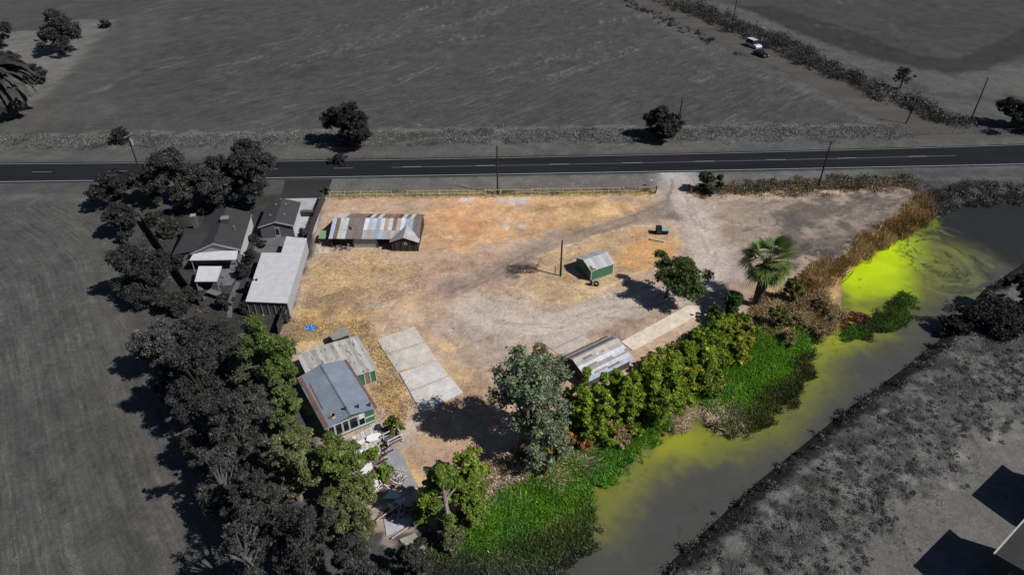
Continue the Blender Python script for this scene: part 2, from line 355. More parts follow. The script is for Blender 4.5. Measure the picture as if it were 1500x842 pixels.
for q in range(70):
    uu = random.uniform(470, 1300); vv = random.uniform(290, 660); qq = P(uu, vv)
    if not inpoly(np.array([qq.x]), np.array([qq.y]), PP(YARD))[0]: continue
    a_ = random.uniform(0, 360); rr_ = random.uniform(6, 20); paint([(uu, vv), (uu+rr_*math.cos(a_), vv+rr_*.5*math.sin(a_)), (uu+rr_*1.6*math.cos(a_+.5), vv+rr_*.8*math.sin(a_+.5))], random.choice([A(132, 112, 96), A(216, 196, 170), A(150, 128, 108), A(200, 176, 150)]), .5, 1.5, .7, line=random.uniform(.3, 1.0), patch=.8)
# creek banks
bank = A(168, 138, 98)
paint([(1350, 285), (1290, 330), (1240, 380), (1180, 415), (1120, 460), (1110, 490), (1200, 500), (1240, 430), (1240, 400), (1310, 345), (1380, 300)], bank, 1.5, .8)
paint([(1100, 480), (1010, 530), (920, 580), (840, 640), (760, 690), (680, 760), (660, 830), (900, 700), (1010, 620), (1100, 540)], A(120, 92, 58), 2, 1)
paint([(1100, 420), (1180, 420), (1200, 470), (1130, 500)], A(176, 150, 116), 2, 1)
# far bank
RB = [(1500, 380), (1440, 430), (1385, 490), (1260, 585), (1110, 705), (985, 820), (900, 960), (2200, 960), (2200, 320)]
paint(RB, A(122), 1.5, .5)
paint(RB, A(58), 2, 2, .7, patch=.12)
paint(RB, A(48), 1, 2, .7, patch=.3)
paint(RB, A(46), .5, 2, .65, patch=.6)
paint(RB, A(146), .5, 2, .45, patch=.9)
paint([(1500, 470), (1400, 560), (1280, 660), (1150, 780), (1080, 860)], A(66), 4, 2, .75, line=5, patch=.4)
paint([(1600, 560), (1450, 650), (1340, 740), (1230, 860), (1700, 860), (1700, 600)], A(104), 3, 1.5)
paint([(1500, 382), (1440, 432), (1385, 492), (1260, 587), (1110, 707), (985, 822), (930, 870)], A(34), 1.2, 1, .9, line=3)
yi = sm(.5+sdf(gx, gy, PP(YARD))/2)
v1 = fbm(gx*.35, gy*.35, 61, 5)-.5; v2 = fbm(gx*1.3, gy*1.3, 67, 3)-.5; v3 = fbm(gx*.18, gy*.18, 73, 4)-.5
col = col*(1+yi[:, None]*(v1[:, None]*.55+v2[:, None]*.5+v3[:, None]*np.array([.25, .3, .4])))
col = col*(1+(1-yi[:, None])*(v1[:, None]*.35+v2[:, None]*.35+(fbm(gx*.06, gy*.06, 81, 4)-.5)[:, None]*.35))
LOOP = [(985, 250), (1000, 285), (1022, 325), (1045, 370), (1035, 410), (985, 440), (900, 452), (810, 478), (730, 470), (690, 450)]
paint(LOOP, A(206, 192, 176), 2, .3, .6, line=5)
for off in (-9, -4, 3, 8):
    paint([(u+off*.9, v+off*.5) for u, v in LOOP[1:]], A(146, 130, 116), .5, .2, .6, line=.4, patch=.4); paint([(u+off*.9+2, v+off*.5+1) for u, v in LOOP[1:]], A(214, 202, 188), .5, .2, .6, line=.3, patch=.4)
UP = [(985, 262), (978, 296), (940, 318), (880, 334), (820, 352), (770, 376), (720, 405), (670, 430)]
for off in (-5, 4): paint([(u, v+off) for u, v in UP], A(122, 110, 100), .6, .3, .6, line=.5, patch=.3)
for k in range(26):
    uu, vv = random.uniform(860, 1080), random.uniform(430, 490)
    if vv > 500-(uu-860)*.3: continue
    paint([(uu, vv), (uu+random.uniform(8, 26), vv+random.uniform(-9, 6)), (uu+random.uniform(20, 40), vv+random.uniform(-4, 9))], random.choice([A(122, 108, 96), A(134, 116, 100), A(198, 180, 160)]), .4, .8, .6, line=.4, patch=.7)
for k in range(60):
    uu, vv = random.uniform(1080, 1330), random.uniform(285, 380); ln_ = random.uniform(15, 50)
    if not inpoly(np.array([P(uu, vv).x]), np.array([P(uu, vv).y]), PP(YARD))[0]: continue
    paint([(uu, vv), (uu+ln_, vv-ln_*.35)], random.choice([A(150, 138, 124), A(88, 82, 76), A(166, 152, 136), A(98, 90, 84)]), .5, .8, .6, line=.5, patch=.5)
# drain the colour outside the property
s = sat(gx, gy)[:, None]; lum = (col@np.array([.25, .6, .15]))[:, None]
col = col*s+lum*(1-s)
me = bpy.data.meshes.new('ground'); nx, ny = len(XS), len(YS)
me.vertices.add(nx*ny); me.vertices.foreach_set('co', np.stack([gx, gy, gzv], 1).astype(np.float32).ravel())
ii, jj = np.meshgrid(np.arange(nx-1), np.arange(ny-1), indexing='ij'); k0 = (ii*ny+jj).ravel()
fc = np.stack([k0, k0+ny, k0+ny+1, k0+1], 1).astype(np.int32); nf = len(fc)
me.loops.add(nf*4); me.loops.foreach_set('vertex_index', fc.ravel()); me.polygons.add(nf)
me.polygons.foreach_set('loop_start', np.arange(0, nf*4, 4, dtype=np.int32)); me.polygons.foreach_set('loop_total', np.full(nf, 4, np.int32)); me.update()
for nm, arr in (('Col', np.hstack([col, np.ones((len(col), 1))])), ('Fur', fur)):
    ca = me.color_attributes.new(nm, 'FLOAT_COLOR', 'POINT'); ca.data.foreach_set('color', arr.astype(np.float32).ravel())
me.polygons.foreach_set('use_smooth', np.ones(nf, bool))
m_, t, b = nmat('earth')
a = t.nodes.new('ShaderNodeAttribute'); a.attribute_name = 'Col'
fa = t.nodes.new('ShaderNodeAttribute'); fa.attribute_name = 'Fur'
geo = t.nodes.new('ShaderNodeNewGeometry'); pos = geo.outputs['Position']
def mad(x, mul, add): 
    n = t.nodes.new('ShaderNodeMath'); n.operation = 'MULTIPLY_ADD'; t.links.new(x, n.inputs[0]); n.inputs[1].default_value = mul; n.inputs[2].default_value = add; return n.outputs[0]
n1 = noise(t, pos, .25, 7, .7); n2 = noise(t, pos, 1.7, 6, .75); n3 = noise(t, pos, 5, 5, .75)
f = math_(t, 'MULTIPLY', mad(n1, .9, .55), math_(t, 'MULTIPLY', mad(n2, 1.2, .4), mad(n3, 1.3, .35)))
fs = noise(t, fa.outputs['Vector'], .7, 8, .78, (1, .1, 1)); fs2 = noise(t, fa.outputs['Vector'], 2.4, 3, .6, (1, .05, 1))
patchy = noise(t, pos, .045, 5, .7)
st = mad(math_(t, 'MULTIPLY', math_(t, 'SUBTRACT', fs, .525), math_(t, 'MAXIMUM', mad(patchy, 3.5, -1.4), 0)), 13, 0); st = math_(t, 'MULTIPLY', math_(t, 'MAXIMUM', st, 0), mad(n3, 6, -2.1))
fw = math_(t, 'MULTIPLY', fa.outputs['Alpha'], math_(t, 'ADD', math_(t, 'MAXIMUM', math_(t, 'MINIMUM', st, 1.1), 0), mad(fs2, 1.5, -.75)))
f = math_(t, 'MULTIPLY', f, mad(fw, 1, 1))
t.links.new(scalecol(t, a.outputs['Color'], f), b.inputs['Base Color']); b.inputs['Roughness'].default_value = .95; b.inputs['Specular IOR Level'].default_value = .1
bn = t.nodes.new('ShaderNodeBump'); bn.inputs['Strength'].default_value = .55; bn.inputs['Distance'].default_value = .25
t.links.new(math_(t, 'ADD', n2, mad(n3, .3, 0)), bn.inputs['Height']); t.links.new(bn.outputs[0], b.inputs['Normal'])
me.materials.append(m_)
g_ = bpy.data.objects.new('ground', me); C.objects.link(g_); tag(g_, kind='structure')

# ------------------------------------------------------------------ WATER with duckweed
xs = np.arange(-30, 175, .3); ys = np.arange(8, 150, .3)
WX, WY = np.meshgrid(xs, ys, indexing='ij'); x = WX.ravel(); y = WY.ravel()
wz = -1.3
q1 = fbm(x*.25, y*.25, 40)-.5; q2 = fbm(x*.25, y*.25, 50)-.5
base = np.tile(np.array(A(76, 76, 73)), (len(x), 1))
def wp(pts, c, feather, warp, a=1.0, patch=None, line=None):
    global base
    p = PP(pts, wz); xx = x+q1*4*warp; yy = y+q2*4*warp
    d = sdf(xx, yy, p) if line is None else line/2-segdist(xx, yy, p)
    m = sm(.5+(d+(fbm(x*.9+y*.3, y*.9, 77, 5)-.5)*feather*.35)/feather)*a
    if patch: m = m*sm((fbm(x*patch, y*patch, 71)-.38)/.16)
    base = base*(1-m[:, None])+np.array(c)*m[:, None]
wp([(1325, 345), (1345, 335), (1360, 300), (1500, 270), (1800, 240), (1800, 340), (1500, 388), (1490, 392), (1450, 375), (1400, 362), (1350, 352)], A(45, 45, 44), 3, .8)
wp([(1215, 400), (1300, 340), (1345, 325), (1360, 345), (1440, 372), (1420, 410), (1370, 440), (1330, 470), (1240, 520), (1190, 560), (1100, 600), (1160, 480)], A(104, 108, 50), 9, .6, .9)
wp([(1210, 415), (1300, 345), (1335, 340), (1345, 380), (1330, 430), (1250, 440), (1225, 420)], A(172, 196, 26), 6, .6)
wp([(1225, 412), (1290, 360), (1325, 352), (1315, 400), (1260, 415)], A(188, 214, 20), 3, .8)
wp([(1225, 455), (1320, 450), (1300, 480), (1230, 520), (1190, 560), (1180, 540), (1200, 490)], A(146, 150, 46), 5, .4, .9)
wp([(1190, 500), (1220, 480), (1240, 490), (1200, 530)], A(168, 176, 48), 4, .4, .8)
wp([(1335, 330), (1370, 305), (1390, 300), (1385, 315), (1345, 345)], A(110, 128, 40), 2, 2, .8, patch=.6)
wp([(960, 640), (1000, 622), (1060, 628), (1080, 640), (1030, 665), (960, 680), (900, 720), (870, 740), (860, 720)], A(160, 162, 36), 7, .5, .95)
wp([(970, 640), (1000, 628), (1050, 635), (1010, 660), (960, 665)], A(176, 178, 30), 3, .4, .8)
wp([(840, 790), (875, 770), (870, 735), (930, 690), (950, 700), (900, 745), (880, 800)], A(124, 126, 64), 7, .5, .7)
wp([(1200, 500), (1195, 540), (1150, 595), (1085, 640), (1000, 640), (900, 700), (872, 745)], A(104, 106, 56), 7, .6, .5, line=6)
wp([(1175, 565), (1130, 620), (1060, 645)], A(120, 124, 50), 5, .5, .6, line=5)
base = base*(.88+.24*fbm(x*.5, y*.5, 61, 5))[:, None]
# the swirl
cx, cy = P(1388, 385, wz).xy; ang = R(20); px_ = (x-cx); py_ = (y-cy)
rr = np.hypot(px_/6.5, py_/9.5); th = np.arctan2(py_/9.5, px_/6.5)
sw = fbm(rr*5+th*.35+q1*3, th*.9+rr*1.6+q2*2, 90)
m = sm((.30-np.abs(sw-.47)*6)/.2)*sm((1.25-rr)/.5)*.85
base = base*(1-m[:, None])+np.array(A(58, 62, 44))*m[:, None]
m = sm((sw-.6)/.1)*sm((1.7-rr)/.6)*.5
base = base*(1-m[:, None])+np.array(A(122, 126, 74))*m[:, None]
m = sm((fbm(x*1.3, y*1.3, 99)-.68)/.06)*sm((sdf(x, y, CREEK)*-1+5)/3)*.5
base = base*(1-m[:, None])+np.array(A(60, 66, 34))*m[:, None]
keep = sdf(x, y, CREEK) > -5
nx, ny = len(xs), len(ys); kk = keep.reshape(nx, ny)
ii, jj = np.meshgrid(np.arange(nx-1), np.arange(ny-1), indexing='ij'); ok = (kk[:-1, :-1] & kk[1:, :-1] & kk[1:, 1:] & kk[:-1, 1:]).ravel()
k0 = (ii*ny+jj).ravel()[ok]; fc = np.stack([k0, k0+ny, k0+ny+1, k0+1], 1)
uq, inv = np.unique(fc, return_inverse=True); fc = inv.reshape(-1, 4).astype(np.int32); nf = len(fc)
me = bpy.data.meshes.new('creek_water'); me.vertices.add(len(uq)); me.vertices.foreach_set('co', np.stack([x[uq], y[uq], np.full(len(uq), wz)], 1).astype(np.float32).ravel())
me.loops.add(nf*4); me.loops.foreach_set('vertex_index', fc.ravel()); me.polygons.add(nf)
me.polygons.foreach_set('loop_start', np.arange(0, nf*4, 4, dtype=np.int32)); me.polygons.foreach_set('loop_total', np.full(nf, 4, np.int32)); me.update()
ca = me.color_attributes.new('Col', 'FLOAT_COLOR', 'POINT'); ca.data.foreach_set('color', np.hstack([base[uq], np.ones((len(uq), 1))]).astype(np.float32).ravel())
M_water = vcmat('duckweed_water', .45, .5, .1, 6, .13, spec=.18)
me.materials.append(M_water)
wo_ = bpy.data.objects.new('creek_water', me); C.objects.link(wo_); tag(wo_, kind='structure')

# ------------------------------------------------------------------ ROADS
def polyf(pts):
    w_ = PP(pts); return np.polyfit(w_[:, 0], w_[:, 1], 2)
ct = polyf([(0, 241), (140, 240), (420, 237), (500, 234), (750, 231), (1000, 227), (1130, 224), (1330, 217.5), (1500, 212)])
cb = polyf([(0, 266.5), (140, 265), (420, 261), (500, 259), (750, 254.5), (1000, 250.5), (1130, 249), (1290, 245.5), (1500, 240)])
def fy(c, x):
    xc = min(max(x, -115), 118); return np.polyval(c, xc)+np.polyval(np.polyder(c), xc)*(x-xc)
def ribbon(name, f0, f1, xs, z, th, c, mat, parent=None):
    mb = MB()
    for a_, b_ in zip(xs[:-1], xs[1:]):
        mb.slab((a_, f0(a_), z), (b_, f0(b_), z), (b_, f1(b_), z), (a_, f1(a_), z), th, c)
    o = mb.build(name, mat, parent); return o
RX = [-1200, -800, -400, -200]+list(np.linspace(-150, 160, 63))+[220, 400, 800, 1200]
W = A(150); road = ribbon('road', lambda q: fy(cb, q)-.5, lambda q: fy(ct, q)+.5, RX, .05, .05, A(38, 39, 41), M_asph); tag(road, kind='structure')
yc = lambda q: (fy(ct, q)*.52+fy(cb, q)*.48)
ribbon('edge_line', lambda q: fy(ct, q)-.07, lambda q: fy(ct, q)+.09, RX, .056, .003, A(140), M_line, road)
ribbon('edge_line', lambda q: fy(cb, q)-.1, lambda q: fy(cb, q)+.08, RX, .056, .003, A(165), M_line, road)
x0 = P(574, 244).x; x1 = P(1400, 228.5).x
ribbon('centre_line', lambda q: yc(q)-.06, lambda q: yc(q)+.06, list(np.linspace(x0, x1, 40)), .056, .003, A(125), M_line, road)
q = x0-11.3
while q > -120:
    ribbon('lane_dash', lambda k: yc(k)-.07, lambda k: yc(k)+.07, [q, q+1.9, q+3.8], .056, .003, A(125), M_line, road); q -= 14.6
q = x0+2
while q < x1:
    ribbon('lane_dash', lambda k: yc(k)+.08, lambda k: yc(k)+.2, [q, q+1.9, q+3.8], .056, .003, A(150), M_line, road); q += 14.6
q = P(1340, 216).x
while q < 150:
    ribbon('lane_dash', lambda k: fy(ct, k)+.5, lambda k: fy(ct, k)+.66, [q, q+1.2], .058, .003, A(130), M_line, road); q += 4.8
def sheet(name, pts, z, c, mat, th=.03, kind='structure', warp=0):
    p = PP(pts, z); mb = MB(); mb.prism([tuple(k) for k in p], z-th, z, c); o = mb.build(name, mat)
    if kind: tag(o, kind=kind)
    return o
# the side road up to the top of the picture, as a smooth strip
sr_l = [(820, -48), (925, 0), (1010, 42), (1110, 86), (1200, 130), (1280, 168), (1340, 204)]; sr_r = [(850, -48), (965, 0), (1060, 42), (1140, 76), (1230, 112), (1330, 152), (1450, 203)]
mb = MB(); pl_, pr_ = PP(sr_l), PP(sr_r)
for k in range(len(pl_)-1): mb.slab((*pl_[k], .02), (*pr_[k], .02), (*pr_[k+1], .02), (*pl_[k+1], .02), .02, A(86, 84, 79))
tag(mb.build('side_road', M_asph), kind='structure')
sheet('asphalt_driveway', [(418, 263.5), (487, 262), (478, 286), (472, 290), (412, 290)], .024, A(56), M_asph)
sheet('concrete_driveway', [(410, 291), (474, 290), (463, 338), (448, 352), (432, 352), (425, 300)], .028, A(172), M_conc)
sheet('garden_patio', [(374, 350), (424, 346), (416, 372), (384, 374), (372, 366)], .026, A(100), M_conc)
sheet('house_patio', [(318, 388), (350, 388), (352, 400), (338, 418), (320, 418)], .026, A(108), M_conc)
sheet('garden_path', [(346, 412), (352, 414), (346, 430), (340, 445), (340, 465), (333, 465), (333, 440), (340, 425)], .02, A(100), M_conc)

# ------------------------------------------------------------------ concrete slabs
def pad(name, pts, label, c, h=.14, cat='concrete slab', group=None, z=0):
    p = [P(u, v, h) for u, v in pts]; cx = sum(k.x for k in p)/len(p); cy = sum(k.y for k in p)/len(p)
    mb = MB(); l_ = [Vector((k.x-cx, k.y-cy)) for k in p]; mb.prism(l_, z-.1, h, c)
    if len(l_) == 4:                       # the joint down the middle
        a_, b_ = l_[0].lerp(l_[1], .48)*.99, l_[3].lerp(l_[2], .48)*.99; n_ = Vector(((b_-a_).y, -(b_-a_).x)).normalized()*.045
        mb.slab((*(a_-n_), h+.004), (*(a_+n_), h+.004), (*(b_+n_), h+.004), (*(b_-n_), h+.004), .003, tuple(q*.45 for q in c))
    o = mb.build(name, M_conc); o.location = (cx, cy, 0)
    return tag(o, label, cat, group)
pad('concrete_slab', [(552, 497), (581, 543), (640, 527), (607, 478)], 'bare grey concrete slab, the one farther from the camera of the two beside the green house', A(202, 194, 182))
pad('concrete_slab', [(585, 546), (618, 604), (678, 574), (641, 529)], 'pale grey concrete slab beside the tree shadow, nearer the camera of the two by the green house', A(208, 202, 194))
pad('concrete_slab', [(793, 501), (826, 524), (864, 498), (846, 483)], 'dusty concrete slab touching the back of the rusty tin shed', A(190, 178, 164), .08)
pad('concrete_strip', [(910, 500), (927, 513), (1024, 460), (1030, 448), (1008, 447)], 'long cream concrete strip running from the tin shed along the shrubs', A(222, 208, 186), .08, 'concrete strip')
pad('concrete_walk', [(556, 645), (568, 640), (592, 668), (600, 690), (613, 712), (592, 716), (566, 690)], 'grey paved walk in front of the wrecked deck', A(150, 150, 152), .1, 'walkway')
pad('cracked_slab', [(585, 789), (608, 780), (622, 800), (632, 812), (612, 820), (596, 806)], 'cracked grey slab at the foot of the wreckage near the reeds', A(150, 148, 138), .2, 'concrete slab')
pad('concrete_pad', [(562, 757), (600, 735), (612, 745), (600, 768), (566, 784)], 'whitish concrete pad under the fallen white beams', A(178, 180, 184), .1, 'concrete slab')

# ------------------------------------------------------------------ BUILDINGS
def frame(a_, b_, h):
    p, q = P(*a_, h), P(*b_, h); d = q-p; return p, math.atan2(d.y, d.x), math.hypot(d.x, d.y)
def perp(a_, ang, c_, h):
    k = P(*c_, h)-a_; return -k.x*math.sin(ang)+k.y*math.cos(ang)
def lerp3(a_, b_, t_): return tuple(a_[i]+(b_[i]-a_[i])*t_ for i in range(3))
def panels(mb, a_, b_, c_, d_, n, cols, th=.05, jit=.0):   # a-b eave, d-c ridge; strips across a..b
    for k in range(n):
        t0, t1 = k/n, (k+1)/n; cc = cols[k % len(cols)] if not callable(cols) else cols(k)
        z = ((k*7919) % 5)*.008
        q = [lerp3(a_, b_, t0), lerp3(a_, b_, t1), lerp3(d_, c_, t1), lerp3(d_, c_, t0)]
        q = [(p[0], p[1], p[2]+z) for p in q]
        mb.slab(*q, th, cc)
def gable_walls(root, L, Wd, he, hr, fr, ov, c, mat=None, name='wall', x0=None, x1=None):
    x0 = ov if x0 is None else x0; x1 = L-ov if x1 is None else x1
    sl1 = (hr-he)/(fr*Wd); sl2 = (hr-he)/((1-fr)*Wd); y0, y1, ym = ov, Wd-ov, fr*Wd
    z0 = he+sl1*ov-.08; z1 = he+sl2*ov-.08; zm = hr-.08
    mb = MB(); mb.poly([(x0, y0, 0), (x0, y1, 0), (x0, y1, z1), (x0, ym, zm), (x0, y0, z0), (x1, y0, 0), (x1, y1, 0), (x1, y1, z1), (x1, ym, zm), (x1, y0, z0)],
            [(4, 3, 2, 1, 0), (5, 6, 7, 8, 9), (0, 5, 9, 4), (1, 2, 7, 6), (4, 9, 8, 3), (3, 8, 7, 2)], c)
    return mb.build(name, mat or M_paint, root)
def gable_roof(root, L, Wd, he, hr, fr, n, cols, mat, th=.07, cols2=None, name='roof'):
    mb = MB(); ym = fr*Wd
    panels(mb, (0, 0, he), (L, 0, he), (L, ym, hr), (0, ym, hr), n, cols, th)
    panels(mb, (L, Wd, he), (0, Wd, he), (0, ym, hr), (L, ym, hr), n, cols2 or cols, th)
    return mb.build(name, mat, root)
def window(root, p, u, wd, ht, nrm, frame_c=A(190), name='window'):   # p lower corner, u along wall, n outward
    p, u, nn = Vector(p), Vector(u).normalized(), Vector(nrm).normalized(); zz = Vector((0, 0, 1)); f_ = .07
    def bar(x0, x1, z0, z1, mb, d0, d1, c):
        k = [p+u*x0+zz*z0+nn*d0, p+u*x1+zz*z0+nn*d0, p+u*x1+zz*z1+nn*d0, p+u*x0+zz*z1+nn*d0]
        k2 = [q+nn*(d1-d0) for q in k]
        mb.poly(k+k2, [(3, 2, 1, 0), (4, 5, 6, 7), (0, 1, 5, 4), (1, 2, 6, 5), (2, 3, 7, 6), (3, 0, 4, 7)], c)
    m1 = MB(); bar(0, wd, 0, f_, m1, -.02, .05, frame_c); bar(0, wd, ht-f_, ht, m1, -.02, .05, frame_c); bar(0, f_, f_, ht-f_, m1, -.02, .05, frame_c); bar(wd-f_, wd, f_, ht-f_, m1, -.02, .05, frame_c)
    fr_ = m1.build(name, M_paint, root); m2 = MB(); bar(f_, wd-f_, f_, ht-f_, m2, -.01, .015, (.02, .02, .02)); m2.build('pane', M_glass, fr_); return fr_
def bx(name, mat, root, x0, x1, y0, y1, z0, z1, c): return MB().box(x0, x1, y0, y1, z0, z1, c).build(name, mat, root)

GREEN = A(58, 104, 74, 1.0)
# 1 barn -------------------------------------------------------------
he, hr = 1.9, 3.1
p, an, L = frame((481, 349.5), (613.7, 350.6), he); Wd = perp(p, an, (488, 313.5), he); fr = perp(p, an, (483, 319), hr)/Wd
barn = empty('barn', (p.x, p.y, 0), an); tag(barn, 'long low barn with patchwork rusty and silver tin roof beside the road fence', 'barn')
tin = [A(190, 194, 198), A(156, 160, 168), A(206, 208, 210), A(176, 150, 136), A(198, 200, 204), A(138, 110, 98), A(184, 164, 150), A(204, 212, 220), A(216, 222, 226), A(170, 178, 190)]
def barncol(k):
    x = k/22
    if x < .03: return A(176, 184, 200)
    if x < .06: return A(120, 104, 90)
    if x < .17: return [A(196, 190, 180), A(184, 192, 200)][k % 2]
    if x < .32: return A(124, 116, 106)
    if x > .9: return A(120, 112, 106)
    if x > .78: return A(158, 166, 176)
    return tin[k % 10]
def lowcol(k):
    x = k/22
    if x < .32 or x > .9: return barncol(k)
    return [A(164, 168, 176), A(172, 176, 182), A(178, 152, 138), A(154, 160, 170), A(166, 170, 178)][(k*3) % 5]
mb = MB(); ym = fr*Wd; zm = he+(hr-he)*.42
panels(mb, (0, 0, he), (L, 0, he), (L, ym*.45, zm), (0, ym*.45, zm), 22, lowcol, .05)
panels(mb, (0, ym*.42, zm+.02), (L, ym*.42, zm+.02), (L, ym, hr), (0, ym, hr), 22, barncol, .05)
def backcol(k): return A(206, 200, 192) if k > 18 else ([A(128, 116, 104)]*4+[A(200, 204, 208), A(176, 116, 92), A(210, 210, 210), A(120, 70, 56)])[(k*3) % 8] if k < 14 else A(132, 120, 106)
panels(mb, (L, Wd, he+.1), (0, Wd, he+.1), (0, ym, hr), (L, ym, hr), 22, backcol, .05)
mb.build('roof', M_tin, barn)
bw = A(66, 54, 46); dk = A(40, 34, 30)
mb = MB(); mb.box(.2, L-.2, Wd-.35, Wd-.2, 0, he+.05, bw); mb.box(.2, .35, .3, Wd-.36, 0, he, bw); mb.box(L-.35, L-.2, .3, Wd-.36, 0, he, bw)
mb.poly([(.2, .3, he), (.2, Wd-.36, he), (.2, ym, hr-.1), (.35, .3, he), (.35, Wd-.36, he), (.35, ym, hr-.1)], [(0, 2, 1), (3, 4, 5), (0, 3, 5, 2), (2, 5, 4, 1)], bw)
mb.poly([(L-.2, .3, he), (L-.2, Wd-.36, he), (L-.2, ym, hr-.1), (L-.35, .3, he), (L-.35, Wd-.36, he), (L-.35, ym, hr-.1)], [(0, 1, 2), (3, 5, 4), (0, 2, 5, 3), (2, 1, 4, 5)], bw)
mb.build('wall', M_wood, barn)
f = lambda px: (px-481)/132.7*L
MB().box(f(516), f(551), .45, .6, 0, he-.02, A(132, 136, 138, 1.0)).build('sliding_door', M_paint, barn)
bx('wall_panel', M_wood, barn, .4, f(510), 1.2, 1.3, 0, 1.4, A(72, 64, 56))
for px in (483, 515, 552, 571): bx('post', M_wood, barn, f(px)-.06, f(px)+.06, .3, .42, 0, he-.04, bw)
xa, xb = f(573), f(613.2); xm = (xa+xb)/2-.05; za = 2.75; yb = (za-he)/(hr-he)*ym+.2
mb = MB(); panels(mb, (xa-.1, -.7, he-.05), (xa-.1, .0, he-.03), (xm, yb, za), (xm, -.85, za), 1, [A(150, 144, 138)], .06)
mb.slab((xa-.15, -.9, he-.03), (xm, -.9, za), (xm, yb, za+.01), (xa-.15, .3, he-.02), .07, A(150, 146, 142))
mb.slab((xm, -.9, za), (xb+.15, -.9, he-.05), (xb+.15, .3, he), (xm, yb, za+.01), .07, A(176, 174, 172)); mb.build('gable_roof', M_tin, barn)
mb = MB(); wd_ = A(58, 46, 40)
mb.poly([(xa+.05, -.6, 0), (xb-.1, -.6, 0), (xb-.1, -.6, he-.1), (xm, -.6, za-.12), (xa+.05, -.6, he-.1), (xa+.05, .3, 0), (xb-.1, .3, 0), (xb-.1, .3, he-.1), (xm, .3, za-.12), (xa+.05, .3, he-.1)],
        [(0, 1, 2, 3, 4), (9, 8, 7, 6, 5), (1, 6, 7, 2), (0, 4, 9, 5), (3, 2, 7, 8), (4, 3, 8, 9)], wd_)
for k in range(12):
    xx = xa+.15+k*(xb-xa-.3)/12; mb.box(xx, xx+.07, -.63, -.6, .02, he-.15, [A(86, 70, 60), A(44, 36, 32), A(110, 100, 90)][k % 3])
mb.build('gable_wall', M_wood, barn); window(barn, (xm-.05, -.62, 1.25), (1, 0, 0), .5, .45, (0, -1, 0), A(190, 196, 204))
for k in (0, 1): bx('roof_vent', M_paint, barn, f(508)+k*.25, f(508)+.2+k*.25, ym*.5-.35*k, ym*.5+.2-.35*k, he+.4, he+.85, A(40))
# lumber pile in the barn's open bay
def pile(name, u, v, n, ln, label, cat, cols, spread=1.2, zz=.5, rr_=.05):
    o = P(u, v); mb = MB(); r_ = random.Random(u)
    for k in range(n):
        a_ = r_.uniform(0, 6.28); c_ = Vector((r_.uniform(-spread, spread), r_.uniform(-spread, spread)*.5, r_.uniform(.05, zz*.6))); d_ = Vector((math.cos(a_), math.sin(a_)*.7, r_.uniform(-.3, .5)))*ln*r_.uniform(.4, 1)/2
        if (c_-d_).z < .03: c_.z += .05-(c_-d_).z
        if (c_+d_).z < .03: c_.z += .05-(c_+d_).z
        mb.tube(c_-d_, c_+d_, rr_, rr_, r_.choice(cols), 5)
    q = mb.build(name, M_wood); q.location = o; return tag(q, label, cat)
pile('scrap_pile', 503, 364, 26, 1.6, 'tangle of bleached scrap poles in front of the open bay of the barn', 'scrap pile', [A(150), A(90), A(60, 50, 46)])
pile('brush_pile', 766, 395, 120, 1.4, 'low heap of grey twigs where the yard pole shadow ends', 'brush pile', [A(86, 78, 72), A(60, 56, 52), A(110, 100, 92)], 2.4, .5, .025)

# 2 green shed -------------------------------------------------------
he, hr = 1.9, 2.75
p, an, L = frame((865.9, 398), (901.2, 386), he); Wd = perp(p, an, (853.5, 381), hr)*2
shed = empty('green_shed', (p.x, p.y, 0), an); tag(shed, 'small green shed with pale weathered shingle roof standing in the middle of the yard', 'shed')
sc_ = [A(178, 178, 176), A(190, 190, 188), A(168, 170, 172)]
gable_roof(shed, L, Wd, he, hr, .5, 7, lambda k: sc_[k % 3], M_roof)
gable_walls(shed, L, Wd, he, hr, .5, .18, GREEN)
MB().poly([(.1, .05, he+.06), (1.0, .05, he+.06), (1.2, .6, he+.24), (.7, 1.0, he+.4), (.2, .8, he+.33)], [(0, 1, 2, 3, 4)], A(110, 94, 84)) .build('bare_patch', M_roof, shed)
for x_ in (.14, L-.24): bx('corner_board', M_paint, shed, x_, x_+.1, .12, .2, 0, he, A(200))
bx('door', M_wood, shed, .13, .17, Wd*.3, Wd*.3+.9, .05, 1.8, A(96, 84, 74)); bx('sill_beam', M_wood, shed, .3, L-.3, .1, .17, 0, .15, A(150, 140, 120))
# 3 tin shed ---------------------------------------------------------
he, hr = 1.5, 2.7
p, an, L = frame((862, 559), (929, 525.5), he); Wd = perp(p, an, (822.7, 527), he)+.5; fr = .6
ts = empty('tin_shed', (p.x, p.y, 0), an); tag(ts, 'low shed with rusty silver sheet metal roof half hidden by the yellow green trees', 'shed')
mb = MB(); ym = fr*Wd
c1 = [A(166, 174, 186), A(192, 196, 202), A(150, 142, 140), A(200, 204, 208), A(166, 160, 156), A(190, 178, 164), A(176, 186, 200)]
for k in range(6):
    t0, t1 = k/6, (k+1)/6; cs = c1[k % 7]
    mb.slab((0, ym*t0, he+(hr-he)*t0+.01*(k % 2)), (L, ym*t0, he+(hr-he)*t0+.01*(k % 2)), (L, ym*t1, he+(hr-he)*t1+.01*(k % 2)), (0, ym*t1, he+(hr-he)*t1+.01*(k % 2)), .05, cs)
for k in range(4):
    t0, t1 = k/4, (k+1)/4; q0, q1_ = hr-(hr-he)*t0, hr-(hr-he)*t1
    mb.slab((0, ym+(Wd-ym)*t0, q0), (L, ym+(Wd-ym)*t0, q0), (L, ym+(Wd-ym)*t1, q1_), (0, ym+(Wd-ym)*t1, q1_), .05, [A(166, 174, 186), A(110, 98, 92), A(180, 176, 172), A(140, 118, 104)][k])
r_ = random.Random(3)
